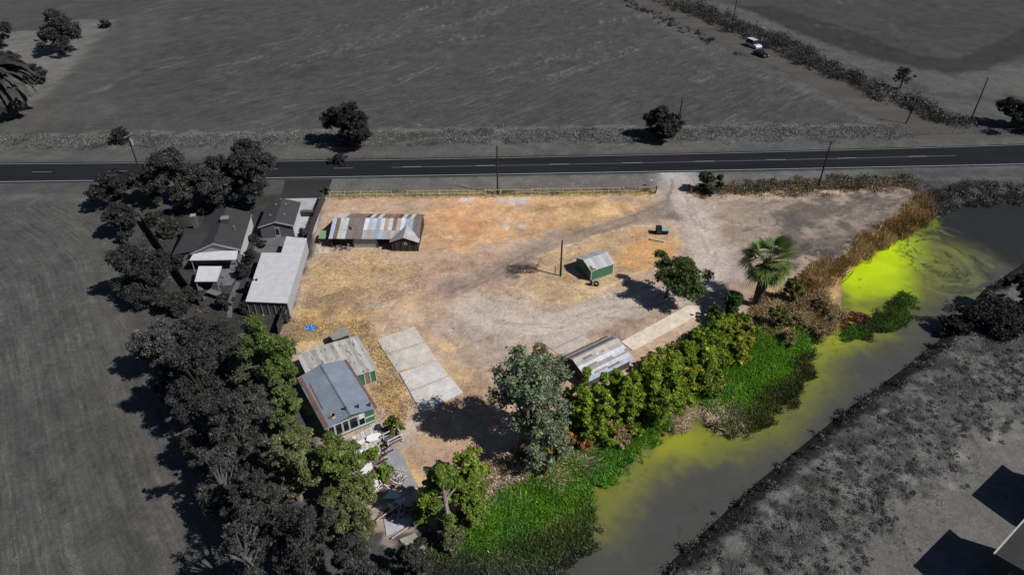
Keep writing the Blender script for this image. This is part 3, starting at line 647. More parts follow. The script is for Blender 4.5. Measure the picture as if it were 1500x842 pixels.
for k in range(9):
    x_ = r_.uniform(.3, L-2.4); y_ = r_.uniform(.15, ym-.6); z_ = he+(hr-he)*y_/ym+.035; w_ = r_.uniform(.8, 2.2); h_ = r_.uniform(.12, .4)
    mb.slab((x_, y_, z_), (x_+w_, y_, z_), (x_+w_, y_+h_, z_+(hr-he)*h_/ym), (x_, y_+h_, z_+(hr-he)*h_/ym), .02, r_.choice([A(150, 134, 124), A(200, 200, 200), A(128, 118, 114), A(190, 172, 158)]))
mb.build('roof', M_tin, ts)
gable_walls(ts, L, Wd, he, hr, fr, .35, A(80, 74, 66), M_wood)
for y_ in (.1, ym, Wd-.2): bx('post', M_wood, ts, .05, .17, y_, y_+.12, 0, he-.05, A(90, 80, 70))
# 4 green house ------------------------------------------------------
he, hr = 2.3, 3.0
p, an, L = frame((551, 598), (505.5, 527), he); 
Wd = perp(p, an, (477, 632), he); ridge_ = perp(p, an, (514, 609.7), hr); fr = ridge_/Wd
gh = empty('green_house', (p.x, p.y, 0), an); tag(gh, 'green house with low blue grey gable roof and red brown edges', 'house')
bl = A(128, 138, 150)
gable_roof(gh, L, Wd, he, hr, fr, 5, lambda k: A(126+k % 2*5, 136+k % 2*5, 148+k % 2*5), M_roof)
gable_walls(gh, L, Wd, he, hr, fr, .25, GREEN)
mb = MB(); mb.slab((0, -.22, he-.04), (L, -.22, he-.04), (L, .12, he+.07), (0, .12, he+.07), .04, A(116, 84, 76)); mb.build('eave_strip', M_roof, gh)
mb = MB(); z_ = .03; mb.slab((L-.2, Wd-.55, he+.18), (.1, Wd-.55, he+.18), (.1, Wd-.02, he+.03), (L-.2, Wd-.02, he+.03), .03, A(120, 96, 88))
mb.slab((L*.8, Wd-1.0, he+.27), (L*.3, Wd-.9, he+.25), (L*.3, Wd-.8, he+.22), (L*.8, Wd-.85, he+.23), .03, A(120, 70, 50)); mb.build('rusty_flashing', M_tin, gh)
mb = MB()
for t_ in (.0,): mb.slab((.0, fr*Wd-.1, hr+.05), (L, fr*Wd-.1, hr+.05), (L, fr*Wd+.1, hr+.05), (0, fr*Wd+.1, hr+.05), .04, A(100, 108, 116))
mb.build('ridge_cap', M_roof, gh)
for (xx, yy) in ((.6, .5), (.8, 1.8), (1.0, 3.2)):
    z_ = he+(hr-he)*min(yy/(fr*Wd), (Wd-yy)/(Wd-fr*Wd)); MB().tube((xx, yy, z_-.05), (xx, yy, z_+.4), .09, .09, A(60), 8).tube((xx, yy, z_+.4), (xx, yy, z_+.5), .17, .14, A(60), 8).build('vent_pipe', M_paint, gh)
mb = MB()
for k in range(9): mb.box(1.0+random.uniform(-.4, .4), 1.25+random.uniform(-.3, .5), Wd-1.5+random.uniform(-.3, .4), Wd-1.2+random.uniform(-.3, .3), he+.22, he+.4, random.choice([A(190, 180, 130), A(110, 100, 80), A(210, 200, 160)]))
tag(mb.build('debris_heap', M_wood, None), 'little heap of yellowish debris lying on the front corner of the green house roof', 'debris').matrix_world = Matrix.Translation((p.x, p.y, 0))@Matrix.Rotation(an, 4, 'Z')
# front (x=0 side) wall windows, a white framed band
fw_ = Wd-.6; y_ = Wd-.35
for k, wdt in enumerate((.75, .85, .75, 1.05, .8)):
    y_ -= wdt+.04; window(gh, (.23, y_+wdt, .45), (0, -1, 0), wdt, 1.75, (-1, 0, 0), A(200), 'window')
bx('white_trim', M_paint, gh, .16, .24, .3, y_-.05, 1.2, 1.32, A(206)); bx('white_board', M_paint, gh, .12, .2, y_+.1, y_+.7, 1.55, 2.1, A(220))
bx('base_trim', M_paint, gh, .14, .24, .3, Wd-.4, .32, .42, A(200))
# 4b outbuilding behind the house --------------------------------------
he, hr = 1.9, 2.25
p, an, L = frame((554, 541), (524, 491.5), he); Wd = perp(p, an, (432.8, 515.6), he)
ob = empty('outbuilding', (p.x, p.y, 0), an); tag(ob, 'low outbuilding with peeling white roof directly behind the green house', 'outbuilding')
pc = [A(172, 168, 160), A(184, 180, 172), A(160, 156, 148), A(190, 186, 180)]
mb = MB(); n_ = 14
for k in range(n_):
    t0, t1 = k/n_, (k+1)/n_; zz0 = he+(hr-he)*(1-abs(2*t0-1)); zz1 = he+(hr-he)*(1-abs(2*t1-1)); j = .006*(k % 3)
    mb.slab((0, Wd*t0, zz0+j), (L, Wd*t0, zz0+j), (L, Wd*t1, zz1+j), (0, Wd*t1, zz1+j), .06, pc[(k*3) % 4])
r_ = random.Random(5)
for k in range(60):
    x_ = r_.uniform(.1, L-1); y_ = r_.uniform(.1, Wd-.6); q = .3; zf = lambda yv: he+(hr-he)*(1-abs(2*yv/Wd-1))+.035; w_ = r_.uniform(.2, 1.0); h_ = r_.uniform(.06, .2)
    mb.slab((x_, y_, zf(y_)), (x_+w_, y_, zf(y_)), (x_+w_, y_+h_, zf(y_+h_)), (x_, y_+h_, zf(y_+h_)), .012, r_.choice([A(136, 132, 126), A(208, 204, 198), A(150, 146, 138), A(120, 118, 112)]))
mb.build('roof', M_roof, ob); gable_walls(ob, L, Wd, he, hr, .5, .25, GREEN)
for y_ in (.3, 1.05, 1.75): bx('white_post', M_paint, ob, .15, .24, y_, y_+.09, 0, he-.02, A(205))
bx('door', M_wood, ob, .19, .23, 1.16, 1.74, .05, 1.75, A(130, 110, 94))
# low lean-to roof behind it
q4 = [P(481, 490.5, 1.3), P(505, 477.5, 1.3), P(513, 489, 1.7), P(488, 498, 1.7)]
lt = empty('lean_to', (q4[0].x, q4[0].y, 0)); tag(lt, 'small flat lean-to roof at the back of the peeling white outbuilding', 'lean-to')
o_ = q4[0]; L_ = [(k.x-o_.x, k.y-o_.y, k.z) for k in q4]; MB().slab(*L_, .08, A(160, 156, 146)).build('roof', M_roof, lt)
MB().prism([(k[0]*.9+.1, k[1]*.9) for k in L_], 0, 1.2, A(70, 62, 54)).build('wall', M_wood, lt)

# 5 neighbour --------------------------------------------------------
GR = A(58); GW = A(62); WH = A(190)
he, hr = 2.4, 3.9
p, an, L = frame((352.5, 366), (369, 312), he); Wd = perp(p, an, (280, 366.5), he)
nh = empty('neighbour_house', (p.x, p.y, 0), an); tag(nh, 'grey shingled house with chimney, white side wall and white patio cover', 'house')
gable_roof(nh, L, Wd, he, hr, .5, 1, [GR], M_roof); gable_walls(nh, L, Wd, he, hr, .5, .3, A(140))
# hip-ended wing on the left
xw0, xw1 = .3, L*.74; hw = 3.1; xm = (xw0+xw1)/2; yl = Wd+2.7
mb = MB(); mb.slab((xw0, Wd-1.6, he+.45), (xw0, yl, he-.1), (xm, yl-.9, hw), (xm, Wd-2.2, hw+.25), .08, GR); mb.slab((xw1, yl, he-.1), (xw1, Wd-1.6, he+.45), (xm, Wd-2.2, hw+.25), (xm, yl-.9, hw), .08, GR)
mb.poly([(xw0, yl, he-.1), (xw1, yl, he-.1), (xm, yl-.9, hw)], [(0, 1, 2), (2, 1, 0)], GR); mb.build('wing_roof', M_roof, nh)
bx('wing_wall', M_paint, nh, xw0+.3, xw1-.3, Wd-.4, yl-.3, 0, he-.15, A(120))
ch = bx('chimney', M_paint, nh, L*.62, L*.62+.7, Wd+.1, Wd+.8, 0, 4.9, A(92)); bx('chimney_cap', M_paint, ch, L*.62-.06, L*.62+.76, Wd+.04, Wd+.86, 4.9, 5.05, A(150))
ac = bx('roof_cooler', M_paint, nh, L*.55, L*.55+1.0, Wd*.33, Wd*.33+1.2, hr-.7, hr+.55, A(70)); bx('cooler_lid', M_paint, ac, L*.55-.05, L*.55+1.05, Wd*.33-.05, Wd*.33+1.25, hr+.55, hr+.62, A(130))
bx('stub_wall', M_paint, nh, L*.45, L*.45+.12, Wd*.2, Wd*.2+.1, he+.5, he+1.4, A(150))
mb = MB()
for sgn in (1,):
    mb.slab((-.05, 0, he+.03), (-.05, Wd*.5, hr+.03), (.08, Wd*.5, hr+.03), (.08, 0, he+.03), .2, A(150)); mb.slab((-.05, Wd*.5, hr+.03), (-.05, Wd, he+.03), (.08, Wd, he+.03), (.08, Wd*.5, hr+.03), .2, A(150))
mb.build('barge_board', M_paint, nh)
bx('side_board', M_paint, nh, .2, L-.2, .04, .1, he-.35, he-.02, WH)
MB().box(.3, L*.98, .22, .29, 0, he-.36, WH).build('side_wall', M_paint, nh)
for k in range(4): window(nh, (.27, 1.2+k*1.4+1.0, .9), (0, -1, 0), .95, 1.0, (-1, 0, 0), A(110))
def cover(name, pts, h, label, cat, parent=None, c=A(205)):
    q = [P(u, v, h) for u, v in pts]; o = q[0]; r = parent or empty(name, (o.x, o.y, 0))
    if not parent: tag(r, label, cat)
    l = [(k.x-o.x, k.y-o.y, k.z) for k in q]; cxx = sum(k[0] for k in l)/4; cyy = sum(k[1] for k in l)/4
    MB().slab(*l, .12, c).build('cover_roof', M_paint, r)
    for k in l:
        x_, y_ = cxx+(k[0]-cxx)*.94, cyy+(k[1]-cyy)*.9; bx('post', M_paint, r, x_-.05, x_+.05, y_-.05, y_+.05, 0, k[2]-.12, A(150))
    return r
cover('patio_cover', [(277.4, 381), (346, 380), (348.5, 366.5), (286, 366.5)], 2.3, 'long white patio cover along the front of the neighbouring grey house', 'patio cover')
cover('garden_canopy', [(285, 412), (317.6, 411.7), (325, 389.8), (291, 389.8)], 2.1, 'small square white canopy in the garden in front of the long patio cover', 'canopy')
# garage
he, hr = 2.1, 3.0
p, an, L = frame((430, 331), (440.9, 296.2), he); Wd = perp(p, an, (378.5, 331), he)
ga = empty('garage', (p.x, p.y, 0), an); tag(ga, 'grey gabled garage with four roof vents beside the white driveway', 'garage')
gable_roof(ga, L, Wd, he, hr, .5, 1, [A(66)], M_roof); gable_walls(ga, L, Wd, he, hr, .5, .25, A(84, k=1.0))
MB().box(.3, L-.3, .17, .24, 0, he, WH).build('side_wall', M_paint, ga)
mb = MB(); mb.slab((-.04, 0, he+.02), (-.04, Wd*.5, hr+.02), (.08, Wd*.5, hr+.02), (.08, 0, he+.02), .14, A(170)); mb.slab((-.04, Wd*.5, hr+.02), (-.04, Wd, he+.02), (.08, Wd, he+.02), (.08, Wd*.5, hr+.02), .14, A(170)); mb.build('barge_board', M_paint, ga)
dr = bx('door', M_paint, ga, .19, .25, Wd*.42, Wd*.42+.85, 0, 1.85, A(150)); bx('door_pane', M_glass, dr, .17, .19, Wd*.42+.15, Wd*.42+.7, .5, 1.6, A(60))
for (xx, yy) in ((L*.35, Wd*.3), (L*.35, Wd*.7), (L*.78, Wd*.35), (L*.78, Wd*.65)):
    z_ = he+(hr-he)*(1-abs(2*yy/Wd-1)); bx('roof_vent', M_paint, ga, xx, xx+.22, yy, yy+.22, z_-.02, z_+.16, A(150))
# long white metal roof building
h_ = 2.3
pts = [(359.8, 442), (421, 444.7), (449.6, 349.8), (419.7, 347), (412, 371), (383.5, 371)]
q = [P(u, v, h_) for u, v in pts]; o = q[0]; lw = empty('long_shed', (o.x, o.y, 0)); tag(lw, 'long L shaped shed with flat white metal roof against the board fence', 'shed')
l = [(k.x-o.x, k.y-o.y) for k in q]
mb = MB(); mb.prism(l, h_, h_+.1, A(196))
mb.build('roof', M_paint, lw)
mb = MB(); 
for k in range(1, 9):                       # standing seams
    t_ = k/9; a_ = (l[0][0]+(l[5][0]-l[0][0])*t_, l[0][1]+(l[5][1]-l[0][1])*t_); b_ = (l[1][0]+(l[2][0]-l[1][0])*t_*.78, l[1][1]+(l[2][1]-l[1][1])*t_*.78)
    mb.tube((*a_, h_+.1), (*b_, h_+.1), .018, .018, A(184), 4)
mb.build('roof_seam', M_paint, lw)
cxx = sum(k[0] for k in l)/6; cyy = sum(k[1] for k in l)/6; li = [(cxx+(k[0]-cxx)*.965, cyy+(k[1]-cyy)*.975) for k in l]
MB().prism(li, 0, h_-.003, A(80)).build('wall', M_paint, lw)
# white right side siding and dark front battens
mb = MB(); a_, b_ = Vector(li[1]), Vector(li[2]); n_ = Vector(((b_-a_).y, -(b_-a_).x)).normalized()*.06
mb.poly([(*a_, 0), (*b_, 0), (*b_, h_-.02), (*a_, h_-.02), (*(a_+n_), 0), (*(b_+n_), 0), (*(b_+n_), h_-.02), (*(a_+n_), h_-.02)], [(4, 5, 6, 7), (3, 2, 1, 0), (0, 4, 7, 3), (1, 2, 6, 5), (2, 3, 7, 6)], A(170)); mb.build('side_wall', M_paint, lw)
mb = MB()
for k in range(7):
    t_ = k/6; xx = li[0][0]+(li[1][0]-li[0][0])*t_; yy = li[0][1]+(li[1][1]-li[0][1])*t_; mb.box(xx-.05, xx+.05, yy-.09, yy-.01, 0, h_-.02, A(125))
mb.build('batten', M_paint, lw)

# 6 two tall houses at the lower right ----------------------------------
he, hr = 5.2, 5.9
p, an, L = frame((1509, 754), (1458, 811), he); Wd = 8.5
th_ = empty('tall_house', (p.x, p.y, 0), an); tag(th_, 'dark two storey house with grey roof and white gutter at the lower right corner', 'house')
gable_roof(th_, L, Wd, he, hr, .5, 1, [A(56)], M_roof); gable_walls(th_, L, Wd, he, hr, .5, .4, A(56))
bx('gutter', M_paint, th_, 0, L, -.16, -.02, he-.16, he-.02, A(170))
wn = window(th_, (L-.38, 1.5, 3.0), (0, 1, 0), 1.1, 1.2, (1, 0, 0), A(120)); window(th_, (L-.38, 4.5, 3.0), (0, 1, 0), 1.1, 1.2, (1, 0, 0), A(120))
t2 = copy_tree(th_); q = P(1538, 702, he); d_ = P(1458, 811, he); t2.location = (p.x+q.x-d_.x, p.y+q.y-d_.y, 0)
tag(t2, 'second dark tall house whose black shadow enters at the right edge of the photo', 'house')

# ------------------------------------------------------------------ fences
def fence(name, pts, n, h, label, c, rails=2, board=False, cat='fence', rz=.035, pw=.06):
    q = [P(u, v) for u, v in pts]; o = q[0]; r = tag(empty(name, (o.x, o.y, 0)), label, cat)
    seg = [(q[i]-o, q[i+1]-o) for i in range(len(q)-1)]; tot = sum((b_-a_).length for a_, b_ in seg)
    def at(s_):
        for a_, b_ in seg:
            ll = (b_-a_).length
            if s_ <= ll: return a_.lerp(b_, s_/ll)
            s_ -= ll
        return seg[-1][1]
    r_ = random.Random(int(pts[0][0])); pp = [at(tot*k/n) for k in range(n+1)]
    for k, p_ in enumerate(pp):
        MB().tube((p_.x, p_.y, -.05), (p_.x+r_.uniform(-.04, .04), p_.y+r_.uniform(-.04, .04), h*(1+r_.uniform(-.02, .1))), pw, pw*.9, c, 6).build('post', M_wood, r)
    mb = MB()
    for a_, b_ in zip(pp[:-1], pp[1:]):
        d_ = (b_-a_).normalized(); nn = Vector((-d_.y, d_.x, 0))*.03
        if board:
            mb.poly([(a_-nn)+Vector((0, 0, .03)), (b_-nn)+Vector((0, 0, .03)), (b_-nn)+Vector((0, 0, h)), (a_-nn)+Vector((0, 0, h)), (a_+nn)+Vector((0, 0, .03)), (b_+nn)+Vector((0, 0, .03)), (b_+nn)+Vector((0, 0, h)), (a_+nn)+Vector((0, 0, h))],
                    [(0, 1, 2, 3), (7, 6, 5, 4), (3, 2, 6, 7), (0, 4, 5, 1), (0, 3, 7, 4), (1, 5, 6, 2)], tuple(cc*r_.uniform(.7, 1.2) for cc in c))
        else:
            for j in range(rails):
                if r_.random() < .08: continue
                zz = h*(.92-.45*j); dz = r_.choice([0, 0, 0, 0, -.25]); 
                mb.tube(a_+Vector((0, 0, zz)), b_+Vector((0, 0, zz+dz)), rz, rz, c, 4)
    mb.build('board_panel' if board else 'rail', M_wood, r); return r
fence('rail_fence', [(483, 289), (700, 286.5), (958, 282)], 21, 1.2, 'weathered white post and rail fence along the front of the dirt yard', A(190, 182, 160), rz=.05, pw=.08)
fence('wire_fence', [(1012, 283), (1120, 280), (1240, 275), (1345, 272)], 17, 1.1, 'thin wire fence in the weeds right of the yard entrance', A(150, 140, 125), rails=2, rz=.012)
fence('board_fence', [(476, 293), (461, 330), (452, 362), (437, 415), (424, 450), (409, 491)], 16, 1.8, 'dark board fence between the white roofed shed and the dirt yard', A(66, 60, 56), board=True)
fence('board_fence', [(208, 325), (232, 360), (262, 405), (293, 448)], 12, 1.8, 'dark board fence on the field side of the neighbouring garden', A(52), board=True)
fence('ranch_fence', [(1310, 198), (1380, 197), (1510, 194)], 12, 1.0, 'thin pale fence across the mouth of the side road', A(120), rails=2, rz=.02)
# entrance posts
for (u, v, lb) in ((960, 283, 'dark leaning gate post at the end of the white rail fence'), (1007, 281, 'dark gate post beside the bush right of the yard entrance')):
    o = P(u, v); q = MB().tube((0, 0, -.1), (.1, 0, 1.5), .13, .11, A(60, 44, 36), 8).tube((.1, 0, 1.5), (.1, 0, 1.54), .12, .09, A(60, 44, 36), 8).build('gate_post', M_wood); q.location = o; tag(q, lb, 'post')
q = MB().tube((0, 0, 0), (.05, 0, 1.1), .05, .05, A(150), 6).box(-.2, .25, -.2, .2, 1.1, 1.4, A(190)).build('mailbox', M_paint); q.location = P(953, 273); tag(q, 'white mailbox on a post by the road at the yard entrance', 'mailbox')

# ------------------------------------------------------------------ utility poles
def upole(u, v, vt, label, arm=0, lean=0, name='utility_pole', c=A(52, 46, 42), tr=False):
    o = P(u, v); h = height_at(o.x, o.y, vt); r = tag(empty(name, (o.x, o.y, 0)), label, 'pole')
    MB().tube((0, 0, -.2), (lean*h, 0, h), .17, .11, c, 8).build('shaft', M_bark, r)
    if arm:
        a_ = MB().box(lean*h-arm, lean*h+arm, -.06, .06, h-.9, h-.76, A(120)).build('cross_arm', M_wood, r)
        a_.rotation_euler = (0, 0, 1.35)
        for s_ in (-.85, 0, .85): MB().tube((lean*h+s_*arm, 0, h-.76), (lean*h+s_*arm, 0, h-.58), .05, .04, A(150), 6).build('insulator', M_paint, a_)
    if tr: MB().tube((lean*h+.35, 0, h-2.6), (lean*h+.35, 0, h-1.6), .25, .25, A(150), 10).build('transformer', M_paint, r)
    return r, Vector((o.x+lean*h, o.y, h-.6))
U = {}
_, U['a'] = upole(209, 262, 193, 'leaning pole with cross arm and transformer by the roadside trees at left', 1.0, tr=True)
_, U['b'] = upole(729, 285, 213, 'thin dark pole rising from the white rail fence', .0)
_, U['c'] = upole(1198, 275, 207, 'dark pole in the weeds at the wire fence', .5)
upole(821, 404, 352, 'lone bare pole standing in the middle of the dirt yard', name='yard_pole')
upole(1327, 181, 141, 'shorter leaning pole left of the side road mouth', lean=.12)
upole(1420, 181, 114, 'tall pole right of the side road mouth')
upole(1071, 46, -14, 'farthest pole, behind the white van on the side road')
upole(993, 188, 144, 'pole right behind the round dark tree beyond the road')
q = MB().tube((0, 0, 0), (0, 0, 1.4), .07, .06, A(60, 46, 40), 6).tube((0, 0, 1.4), (0, 0, 1.45), .09, .05, A(60, 46, 40), 6).build('stub_post', M_wood); q.location = P(813, 402); tag(q, 'short stub post next to the yard pole', 'post')
def wire(a_, b_, label):
    mb = MB(); pts_ = [a_.lerp(b_, k/14)-Vector((0, 0, 4*(k/14)*(1-k/14)*1.1)) for k in range(15)]; o = pts_[0].copy()
    for k in range(14): mb.tube(pts_[k]-o, pts_[k+1]-o, .012, .012, A(60), 4)
    w_ = mb.build('power_line', M_paint); w_.location = o; tag(w_, label, 'power line')
wire(U['a'], U['b'], 'thin wire between the transformer pole and the pole at the white fence')
wire(U['b'], U['c'], 'thin wire between the pole at the white fence and the pole in the weeds')

# ------------------------------------------------------------------ vehicles
def vehicle(name, u, v, head, ln, wd, ht, body, label, cat, van=False):
    o = P(u, v); r = tag(empty(name, (o.x, o.y, .0), head), label, cat)
    hl, hw = ln/2, wd/2; b0, b1 = .28, (.95 if not van else 1.05)
    prof = [(-hl, .5), (-hl*.97, .85), (-hl*.9, b1), (hl*.55, b1), (hl*.92, b1-.12), (hl, .7), (hl*.98, b0), (-hl*.98, b0)]
    mb = MB(); n = len(prof); mb.poly([(x_, -hw, z_) for x_, z_ in prof]+[(x_, hw, z_) for x_, z_ in prof], [tuple(range(n))[::-1], tuple(range(n, 2*n))]+[(i, (i+1) % n, n+(i+1) % n, n+i) for i in range(n)], body)
    mb.build('body', M_carp, r)
    c0, c1_, t0, t1 = (-hl*.93, hl*.45, -hl*.86, hl*.25) if van else (-hl*.75, hl*.42, -hl*.45, hl*.12)
    w2 = hw*.82
    mb = MB(); k = [(c0, -hw*.96, b1), (c1_, -hw*.96, b1), (c1_, hw*.96, b1), (c0, hw*.96, b1)]; k2 = [(t0, -w2, ht-.08), (t1, -w2, ht-.08), (t1, w2, ht-.08), (t0, w2, ht-.08)]
    mb.poly(k+k2, [(0, 1, 5, 4), (1, 2, 6, 5), (2, 3, 7, 6), (3, 0, 4, 7), (4, 5, 6, 7)], (.02, .02, .02)); mb.build('windows', M_glass, r)
    MB().slab((t0-.03, -w2-.02, ht), (t1+.03, -w2-.02, ht), (t1+.03, w2+.02, ht), (t0-.03, w2+.02, ht), .08, body).build('roof', M_carp, r)
    for sx in (-.62, .62):
        for sy in (-1, 1):
            wh = MB().tube((hl*sx, sy*hw*.8, .33), (hl*sx, sy*(hw+.01), .33), .33, .33, (.01, .01, .01), 14).build('wheel', M_rubber, r); MB().tube((hl*sx, sy*hw, .33), (hl*sx, sy*(hw+.03), .33), .18, .16, (.3, .3, .3), 10).build('rim', M_paint, wh)
    for sy in (-1, 1): MB().box(hl*.97, hl+.02, sy*hw*.7-.15, sy*hw*.7+.15, .62, .76, (.6, .6, .6)).build('headlight', M_paint, r)
    return r
M_carp = vcmat('car_paint', .3, .5, .05, 4, .05, spec=.5)
d0 = P(1060, 42)-P(1140, 76); hd = math.atan2(d0.y, d0.x)
vehicle('white_van', 1103, 69, hd+math.pi, 5.2, 2.0, 2.1, A(200), 'white van driving along the side road, its roof bright', 'van', True)
vehicle('dark_car', 1114, 82, hd+math.pi, 4.8, 1.85, 1.45, A(20), 'black car on the side road next to the white van', 'car')

# ------------------------------------------------------------------ small things in the yard
def at(mb, name, mat, u, v, label, cat, rz=0, z=0):
    q = mb.build(name, mat); q.location = P(u, v); q.location.z = z; q.rotation_euler = (0, 0, rz); return tag(q, label, cat)
pr = empty('pump_unit', P(965, 342), -.05); tag(pr, 'black pump unit with pale teal lid near the drive bend', 'pump')
MB().box(-.55, .35, -.5, .5, .15, 1.35, (.01, .012, .014)).box(-.45, .25, -.55, -.5, .3, 1.1, (.03, .04, .04)).build('housing', M_paint, pr)
MB().box(.36, 1.5, -.45, .45, .25, .8, (.012, .015, .015)).build('tank', M_paint, pr)
MB().slab((.34, -.5, .86), (1.55, -.5, .86), (1.5, .5, .95), (.36, .5, .95), .05, A(130, 170, 160)).build('lid', M_paint, pr)
MB().tube((-1.2, -.1, .3), (-.5, -.1, .3), .25, .25, (.01, .01, .01), 12).build('drum', M_paint, pr)
for x_ in (-.4, 1.3): MB().box(x_-.08, x_+.08, -.4, .4, 0, .25, (.01, .01, .01)).build('foot', M_paint, pr)
mb = MB(); mb.prism([(-1.2, -.25), (1.1, -.25), (1.2, -.1), (1.2, .25), (-1.1, .3), (-1.25, .1)], 0, .28, A(196, 182, 156)); at(mb, 'concrete_block', M_conc, 963, 353, 'long pale concrete block lying by the pump unit', 'block', -.35)
mb = MB()
for k in range(20):
    a0_, a1_ = k/20*2*math.pi, (k+1)/20*2*math.pi
    for rad, c_ in ((.42, A(150)), (.24, A(40))): mb.tube((0, rad*math.cos(a0_), .45+rad*math.sin(a0_)), (0, rad*math.cos(a1_), .45+rad*math.sin(a1_)), .08, .08, c_, 6)
at(mb, 'wheel', M_rubber, 873, 419, 'old pale wheel leaning at the front corner of the green shed', 'wheel', 1.0)
q = MB().box(-.35, .05, -.3, .2, .0, .7, (.015, .015, .018)).box(-.3, 0, -.25, .15, .7, .78, (.03, .03, .03)).build('bucket_box', M_paint); q.location = P(867, 417); tag(q, 'small black box beside the old wheel at the green shed', 'box')
# crumpled blue tarp
mb = MB(); r_ = random.Random(2); n = 9; g = [[Vector(((i-4)*.22+r_.uniform(-.08, .08), (j-4)*.2+r_.uniform(-.08, .08), .04+max(0, r_.uniform(.0, .42))*math.exp(-((i-4)**2+(j-4)**2)/10))) for j in range(n)] for i in range(n)]
for i in range(n-1):
    for j in range(n-1):
        if (i-3.5)**2+(j-3.5)**2 < 14: mb.poly([g[i][j], g[i+1][j], g[i+1][j+1], g[i][j+1]], [(0, 1, 2, 3)], r_.choice([A(40, 130, 210), A(70, 170, 240), A(20, 90, 170)]))
at(mb, 'tarp', M_paint, 455, 481, 'crumpled bright blue tarp on the straw behind the outbuilding', 'tarp')
# row of bins
mb0 = None
for k in range(5):
    q = P(444+k*4.3, 316.5)
    if mb0 is None:
        mb0 = tag(empty('bin', q), 'grey wheelie bin nearest the garage in the row on the white driveway', 'bin', 'bins on the white driveway'); MB().poly([(-.22, -.25, 0), (.22, -.25, 0), (.22, .25, 0), (-.22, .25, 0), (-.28, -.32, .95), (.28, -.32, .95), (.28, .32, .95), (-.28, .32, .95)], [(3, 2, 1, 0), (0, 1, 5, 4), (1, 2, 6, 5), (2, 3, 7, 6), (3, 0, 4, 7)], A(60)).build('body', M_paint, mb0)
        MB().slab((-.3, -.36, 1.0), (.3, -.36, 1.0), (.3, .34, 1.06), (-.3, .34, 1.06), .05, A(84)).build('lid', M_paint, mb0)
    else: c_ = copy_tree(mb0); c_.location = q; c_['label'] = ['', 'second grey wheelie bin from the garage on the white driveway', 'middle one of the five grey wheelie bins on the white driveway', 'fourth grey wheelie bin from the garage on the white driveway', 'grey wheelie bin nearest the board fence on the white driveway'][k]
# garden table and chairs
tb = empty('garden_table', P(315, 434), -.45); tag(tb, 'pale rectangular garden table below the small canopy', 'table'); bx('tabletop', M_wood, tb, -1.1, 1.1, -.5, .5, .68, .75, A(112))
for sx in (-.9, .9):
    for sy in (-.4, .4): bx('leg', M_wood, tb, sx-.05, sx+.05, sy-.05, sy+.05, 0, .68, A(100))
def chair(u, v, rz, label):
    r = tag(empty('garden_chair', P(u, v), rz), label, 'chair'); bx('seat', M_wood, r, -.25, .25, -.25, .25, .4, .45, A(104)); bx('backrest', M_wood, r, -.25, .25, .22, .27, .47, .95, A(104))
    for sx in (-.22, .22):
        for sy in (-.22, .2): bx('leg', M_wood, r, sx-.025, sx+.025, sy-.025, sy+.025, 0, .4, A(90))
chair(296, 427, .6, 'grey garden chair left of the garden table'); chair(324, 420, -1, 'grey garden chair between canopy and garden table'); chair(300, 440, 2.5, 'grey garden chair in front of the garden table'); 

pad('concrete_pad', [(466, 364), (482, 363), (482, 370), (466, 371)], 'small pale pad at the left front corner of the barn', A(196, 184, 168), .12)
o = P(474, 343, 1.2); mb = MB().slab((-.6, -1.3, 1.2), (.5, -1.3, 1.15), (.5, 1.1, 1.2), (-.6, 1.1, 1.25), .05, A(130, 150, 110)); mb.box(-.55, -.45, -1.2, -1.1, 0, 1.12, A(80)); mb.box(.35, .45, .9, 1.0, 0, 1.12, A(80)); mb.box(.35, .45, -1.2, -1.1, 0, 1.08, A(80)); mb.box(-.55, -.45, .9, 1.0, 0, 1.12, A(80))
q = mb.build('work_bench', M_paint); q.location = (o.x, o.y, 0); tag(q, 'pale green work bench in the shade at the left end of the barn', 'bench')
# deck landing with white rail at the house corner
dk_ = empty('deck_landing', P(571, 640), .62); tag(dk_, 'small deck landing with white railing at the corner of the green house', 'deck')
MB().box(-.9, .9, -1.5, 1.3, .45, .55, A(96, 88, 84)).build('floor', M_wood, dk_)
for (a_, b_) in (((.9, -1.5), (.9, 1.3)), ((-.9, -1.5), (.9, -1.5)), ((-.9, -.3), (.9, -.3))):
    MB().tube((*a_, 1.3), (*b_, 1.3), .06, .06, A(215), 4).tube((*a_, .8), (*b_, .8), .04, .04, A(200), 4).build('rail', M_paint, dk_)
for (a_, b_) in ((.9, -1.5), (.9, 0), (.9, 1.3), (-.9, -1.5), (-.9, -.3)): MB().box(a_-.05, a_+.05, b_-.05, b_+.05, 0, 1.3, A(210)).build('post', M_paint, dk_)
# porch floor, partly broken, in front of the windows
q = [P(484, 655, .5), P(557, 618, .5), P(563, 640, .45), P(500, 690, .45)]; o = q[0]
pf = MB(); n_ = 12
for k in range(n_):
    t0, t1 = k/n_, (k+.92)/n_; l4 = [q[0].lerp(q[1], t0)-o, q[0].lerp(q[1], t1)-o, q[3].lerp(q[2], t1)-o, q[3].lerp(q[2], t0)-o]
    pf.slab(*[(k_.x, k_.y, .5) for k_ in l4], .06, random.choice([A(210, 204, 196), A(190, 184, 174), A(170, 158, 146)]))
pf = pf.build('porch_floor', M_wood); pf.location = (o.x, o.y, 0); tag(pf, 'broken plank porch floor under the white framed windows of the green house', 'porch')
